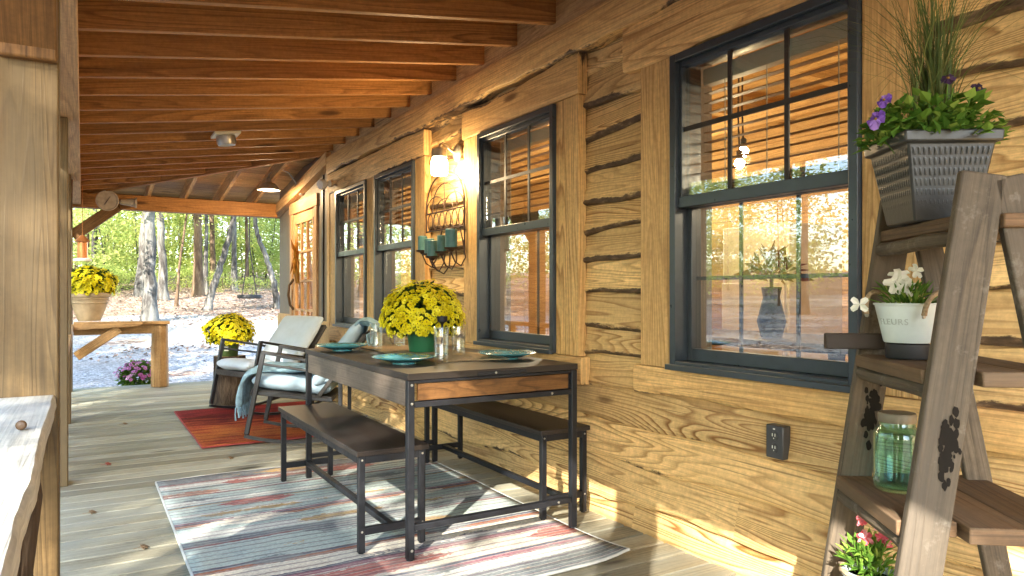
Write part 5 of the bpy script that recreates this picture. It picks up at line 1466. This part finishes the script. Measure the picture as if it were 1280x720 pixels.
# ================================================================== trees
def crown_mesh(name, n, z0, z1, r, leaf, clumps, m, seed, thin=1.0):
    rg = random.Random(seed); b = MB()
    C = []
    for k in range(clumps):
        z = rg.uniform(z0, z1); f = (z-z0)/(z1-z0); rad = r*math.sqrt(max(.08, 1-(2*f-.9)**2))
        a = rg.uniform(0, 2*PI); q = rad*math.sqrt(rg.uniform(.05, 1)); C.append((Vector((q*math.cos(a), q*math.sin(a), z)), rg.uniform(.16, .34)*r*thin, rg.random()))
    for k in range(n):
        c, cr, cc = rg.choice(C)
        d = Vector((rg.gauss(0, 1), rg.gauss(0, 1), rg.gauss(0, .6)))*cr*.75
        p = c+d; s = leaf*rg.uniform(.6, 1.3)
        dr = Vector((rg.uniform(-1, 1), rg.uniform(-1, 1), rg.uniform(-.7, .3)))
        b.leaf(p, dr, (rg.uniform(-.8, .8), rg.uniform(-.8, .8), 1), s, s*.62, 0, min(1, max(0, .62*cc+.38*rg.random())))
    o = b.build(name, m, smooth=0); me = o.data; bpy.data.objects.remove(o); 
    return me, C
CROWN = {}
def crown(kind, parent, scale, rot=0, off=(0, 0, 0)):
    o = bpy.data.objects.new('crown', CROWN[kind][0]); COL.objects.link(o); o.parent = parent
    o.scale = (scale[0], scale[0], scale[1]); o.rotation_euler = (0, 0, rot); o.location = off
    return o
CROWN['tall_a'] = crown_mesh('crown_a', 5200, 4.2, 11, 2.6, .20, 46, 'foliage', 1)
CROWN['tall_b'] = crown_mesh('crown_b', 5200, 3.4, 10, 2.9, .20, 40, 'foliage_yellow', 2)
CROWN['thin'] = crown_mesh('crown_c', 1500, 4.0, 10, 2.4, .19, 26, 'foliage_yellow', 3, .8)
CROWN['young_a'] = crown_mesh('crown_d', 2300, .7, 5.2, 1.5, .125, 40, 'foliage_yellow', 4)
CROWN['young_b'] = crown_mesh('crown_e', 2300, .9, 5.6, 1.4, .125, 36, 'foliage', 5)
CROWN['bush'] = crown_mesh('crown_f', 900, .05, 1.1, .8, .075, 22, 'foliage', 6)
CROWN['low'] = crown_mesh('crown_g', 1700, 2.7, 4.6, 1.9, .12, 26, 'foliage_yellow', 7, .8)
def trunk(parent, pts, r0, r1, m='bark', limbs=3, lr=.35, seed=0, n=12):
    rg = random.Random(seed); b = MB(); P = [Vector(p) for p in pts]
    # densify
    D = []
    for a, c in zip(P, P[1:]):
        for k in range(6): D.append(a.lerp(c, k/6))
    D.append(P[-1])
    for _ in range(4): D = [D[0]]+[(D[i-1]+D[i]*2+D[i+1])/4 for i in range(1, len(D)-1)]+[D[-1]]
    N = len(D)-1
    D = [D[0]]+[p+Vector((rg.uniform(-1, 1), rg.uniform(-1, 1), 0))*r0*.18 for p in D[1:]]
    rad = []
    for i in range(N+1):
        f = i/N; rad.append((r0*(1-f)+r1*f)*(1+1.0*math.exp(-f*N*.9)*.55))
    b.tube(D, rad, n, jit=.05)
    for k in range(limbs):
        i = int(N*rg.uniform(.4, .95)); a = rg.uniform(0, 2*PI); l = rg.uniform(1.0, 2.4)*lr*3
        p = D[i]; q = p+Vector((math.cos(a)*l*.5, math.sin(a)*l*.5, l*.35)); s = q+Vector((math.cos(a+.3)*l*.5, math.sin(a+.3)*l*.5, l*.45))
        b.tube([p, q, s], [rad[i]*.5, rad[i]*.32, rad[i]*.10], 7)
    return b.build('trunk', m, parent, smooth=60)
def tree(label, x, y, h, r0, pts=None, kind='tall_a', cs=(1, 1), group=None, m='bark', limbs=4, cat='tree', name='tree', coff=(0, 0, 0)):
    t = thing(name, label, cat, (x, y, ground_h(x, y)-.05), rng.uniform(0, 6) if pts is None else 0, group, local=True)
    if pts is None:
        lx, ly = rng.uniform(-.5, .5), rng.uniform(-.5, .5)
        pts = [(0, 0, 0), (lx*.2, ly*.2, h*.3), (lx*.7, ly*.7, h*.65), (lx, ly, h)]
    trunk(t, pts, r0, r0*.35, m, limbs, h/9*.4, seed=int(x*31+y*17))
    if kind: crown(kind, t, cs, rng.uniform(0, 6), coff)
    return t
# trunks one can see through the far opening
tree('thick pale mottled tree trunk standing alone on the gravel edge', 1.45, 20.3, 10, .165, [(0, 0, 0), (.02, 0, 2), (.06, 0, 5), (.1, 0, 10)], 'tall_b', (1.1, 1.1), limbs=3)
tree('grey tree trunk just left behind the thick mottled trunk', 1.80, 29.2, 11, .17, [(0, 0, 0), (.15, 0, 3), (.2, 0, 6), (.3, 0, 11)], 'tall_a', (1, 1), limbs=3)
tree('grey tree trunk just right behind the thick mottled trunk', 2.42, 27.7, 11, .145, [(0, 0, 0), (-.1, 0, 3), (-.2, 0, 6), (-.1, 0, 11)], 'tall_a', (.9, 1), limbs=2)
tree('straight brown-grey tree trunk in the middle of the far opening', 3.72, 29.2, 12, .165, [(0, 0, 0), (0, 0, 4), (.05, 0, 12)], 'tall_a', (.9, 1.1), m='bark_brown', limbs=2)
tree('thin pale tree right beside the straight brown trunk', 4.25, 31.2, 9, .085, [(0, 0, 0), (.05, 0, 4), (.1, 0, 9)], 'thin', (.8, .9), limbs=2)
tree('slanting pale tree leaning to the right over the leaf litter', 3.27, 23.7, 9, .125, [(0, 0, 0), (.12, -.05, .6), (.42, -.2, 1.6), (.72, -.36, 2.8), (1.1, -.6, 5), (1.6, -.9, 9)], 'thin', (.9, .9), limbs=3, coff=(1, -.5, 0))
tree('slim straight tree behind the slanting pale tree', 5.45, 31.7, 10, .115, [(0, 0, 0), (-.05, 0, 4), (.1, 0, 10)], 'tall_a', (.8, 1), limbs=2)
tree('dark crooked tree bending left beside the swing', 5.35, 23.6, 9, .10, [(0, 0, 0), (-.1, 0, .9), (-.35, 0, 1.7), (-.62, .05, 2.4), (-.72, 0, 3.2), (-.6, 0, 6), (-.2, 0, 9)], 'thin', (.9, .9), m='bark', limbs=3)
# swing hung from a limb of the crooked tree
sx_, sy_ = 4.55, 23.9; gz = ground_h(sx_, sy_)
sw = thing('tree_swing', 'black saucer swing hanging on ropes in front of the wood', 'swing', (sx_, sy_, gz+.35))
b = MB(); b.lathe([(0, 0), (.32, 0), (.37, .03), (.37, .11), (.32, .13), (0, .10)], (sx_, sy_, gz+.32), 24); b.build('seat', 'rubber', sw)
b = MB(); top = Vector((sx_, sy_, gz+2.0))
for k in range(4): a = 2*PI*k/4+.6; b.tube([(sx_+.32*math.cos(a), sy_+.32*math.sin(a), gz+.37), top], .018, 5)
b.tube([top, (sx_+.05, sy_, gz+6.5)], .02, 6); b.build('rope', 'dark_cloth', sw)

r2_ = random.Random(5)
# understory in the view wedge
for i in range(50):
    y = r2_.uniform(29.5, 52); x = r2_.uniform(-1.0, .27*y+1)
    if y < 33 and 1.2 < x < 6.5 and r2_.random() < .6: y += 5
    k = r2_.choice(('young_a', 'young_a', 'young_b')); s = r2_.uniform(.8, 1.35)
    tree('young yellow-green woodland tree beyond the gravel', x, y, 3.6*s, .035, None, k, (s, s), 'young trees of the wood beyond the gravel', limbs=2, name='young_tree')
for i in range(26):
    y = r2_.uniform(33, 60); x = r2_.uniform(-1.0, .27*y+1)
    tree('slender bare-stemmed woodland trunk among the far foliage', x, y, r2_.uniform(9, 13), r2_.uniform(.06, .13), None, 'thin' if r2_.random() < .6 else None, (r2_.uniform(.8, 1.1),)*2, 'slender trunks of the far wood', m=r2_.choice(('bark', 'bark_brown')), limbs=2, name='slender_tree')
for i in range(22):
    y = r2_.uniform(29.5, 36); x = r2_.uniform(-.5, .27*y+.5); s = r2_.uniform(.6, 1.1)
    t = thing('bush', 'low green bush along the edge of the wood', 'bush', (x, y, ground_h(x, y)-.05), r2_.uniform(0, 6), 'low bushes along the wood edge', local=True); crown('bush', t, (s, s))
    o = MB(); o.tube([(0, 0, 0), (.02, 0, .5*s)], [.02, .008], 5); o.build('stem', 'bark_brown', t)
# bright boughs reaching in at the upper left of the opening
tree('small bright yellow-green tree left of the thick mottled trunk', -.6, 18.6, 4.2, .06, None, 'low', (1.0, .95), limbs=4, name='young_tree')
tree('yellow-green leafy tree with boughs above the gravel', 2.6, 25.5, 5, .05, None, 'low', (.95, 1.15), limbs=4, name='young_tree', m='bark_brown')
# trees on the open side: seen mirrored in the window glass, and casting the dappled shade
def sun_q(x, y): return (y-x)*.7071, -(x+y)*.7071
placed = []
for i in range(600):
    a = r2_.uniform(R(92), R(235)); d = r2_.uniform(13, 46)
    if a > R(150) and d < 24: continue
    x, y = d*math.cos(a), d*math.sin(a)
    if x > -5: continue
    q, s = sun_q(x, y)
    if -4.6 < q < 4.4 and s > 0: continue
    if y > 5 and -14 < x and y < 22: continue
    if any((x-px)**2+(y-py)**2 < 5 for px, py in placed): continue
    placed.append((x, y))
    if len(placed) > 100: break
for i, (x, y) in enumerate(placed):
    k = r2_.choice(('thin', 'thin', 'young_a', 'young_a', 'young_b')) ; s = r2_.uniform(.85, 1.3)
    yg = k.startswith('young')
    tree('tree of the side yard, placed to shade the porch and gravel', x, y, (3.8 if yg else 10)*s, (.04 if yg else r2_.uniform(.11, .24)), None, k, (s, s), 'side yard trees mirrored in the windows', m=r2_.choice(('bark', 'bark_brown')), limbs=3, name='yard_tree')
for (q, s, kind, cs) in SHADE:  # trees added on the sun side, crowns scaled to shade porch and gravel
    x, y = -s*.7071-q*.7071, -s*.7071+q*.7071
    tree('tree of the side yard, placed to shade the porch and gravel', x, y, 10*cs[1], .16, None, kind, cs, 'side yard trees mirrored in the windows', limbs=3, name='yard_tree')
# the far wood: one mass of leaves, with gaps of sky
b = MB(); rg = random.Random(9)
cl_ = []
for k in range(1300):
    a = R(66)+rg.random()*R(180); d = rg.uniform(50, 64); z = rg.uniform(.2, 13)*rg.uniform(.5, 1)
    cl_.append((d*math.cos(a), d*math.sin(a), z, rg.random()))
for k in range(50000):
    x, y, z, c = cl_[k % len(cl_)]
    p = Vector((x+rg.gauss(0, 1.1), y+rg.gauss(0, 1.1), 0)); p.z = ground_h(p.x, p.y)+max(.1, z+rg.gauss(0, .8))
    s = rg.uniform(.26, .5)
    b.leaf(p, (rg.uniform(-1, 1), rg.uniform(-1, 1), rg.uniform(-.7, .3)), (rg.uniform(-.8, .8), rg.uniform(-.8, .8), 1), s, s*.65, 0, min(1, max(0, .6*c+.4*rg.random())))
tag(b.build('far_wood', 'foliage_hazed', smooth=0), kind='stuff')
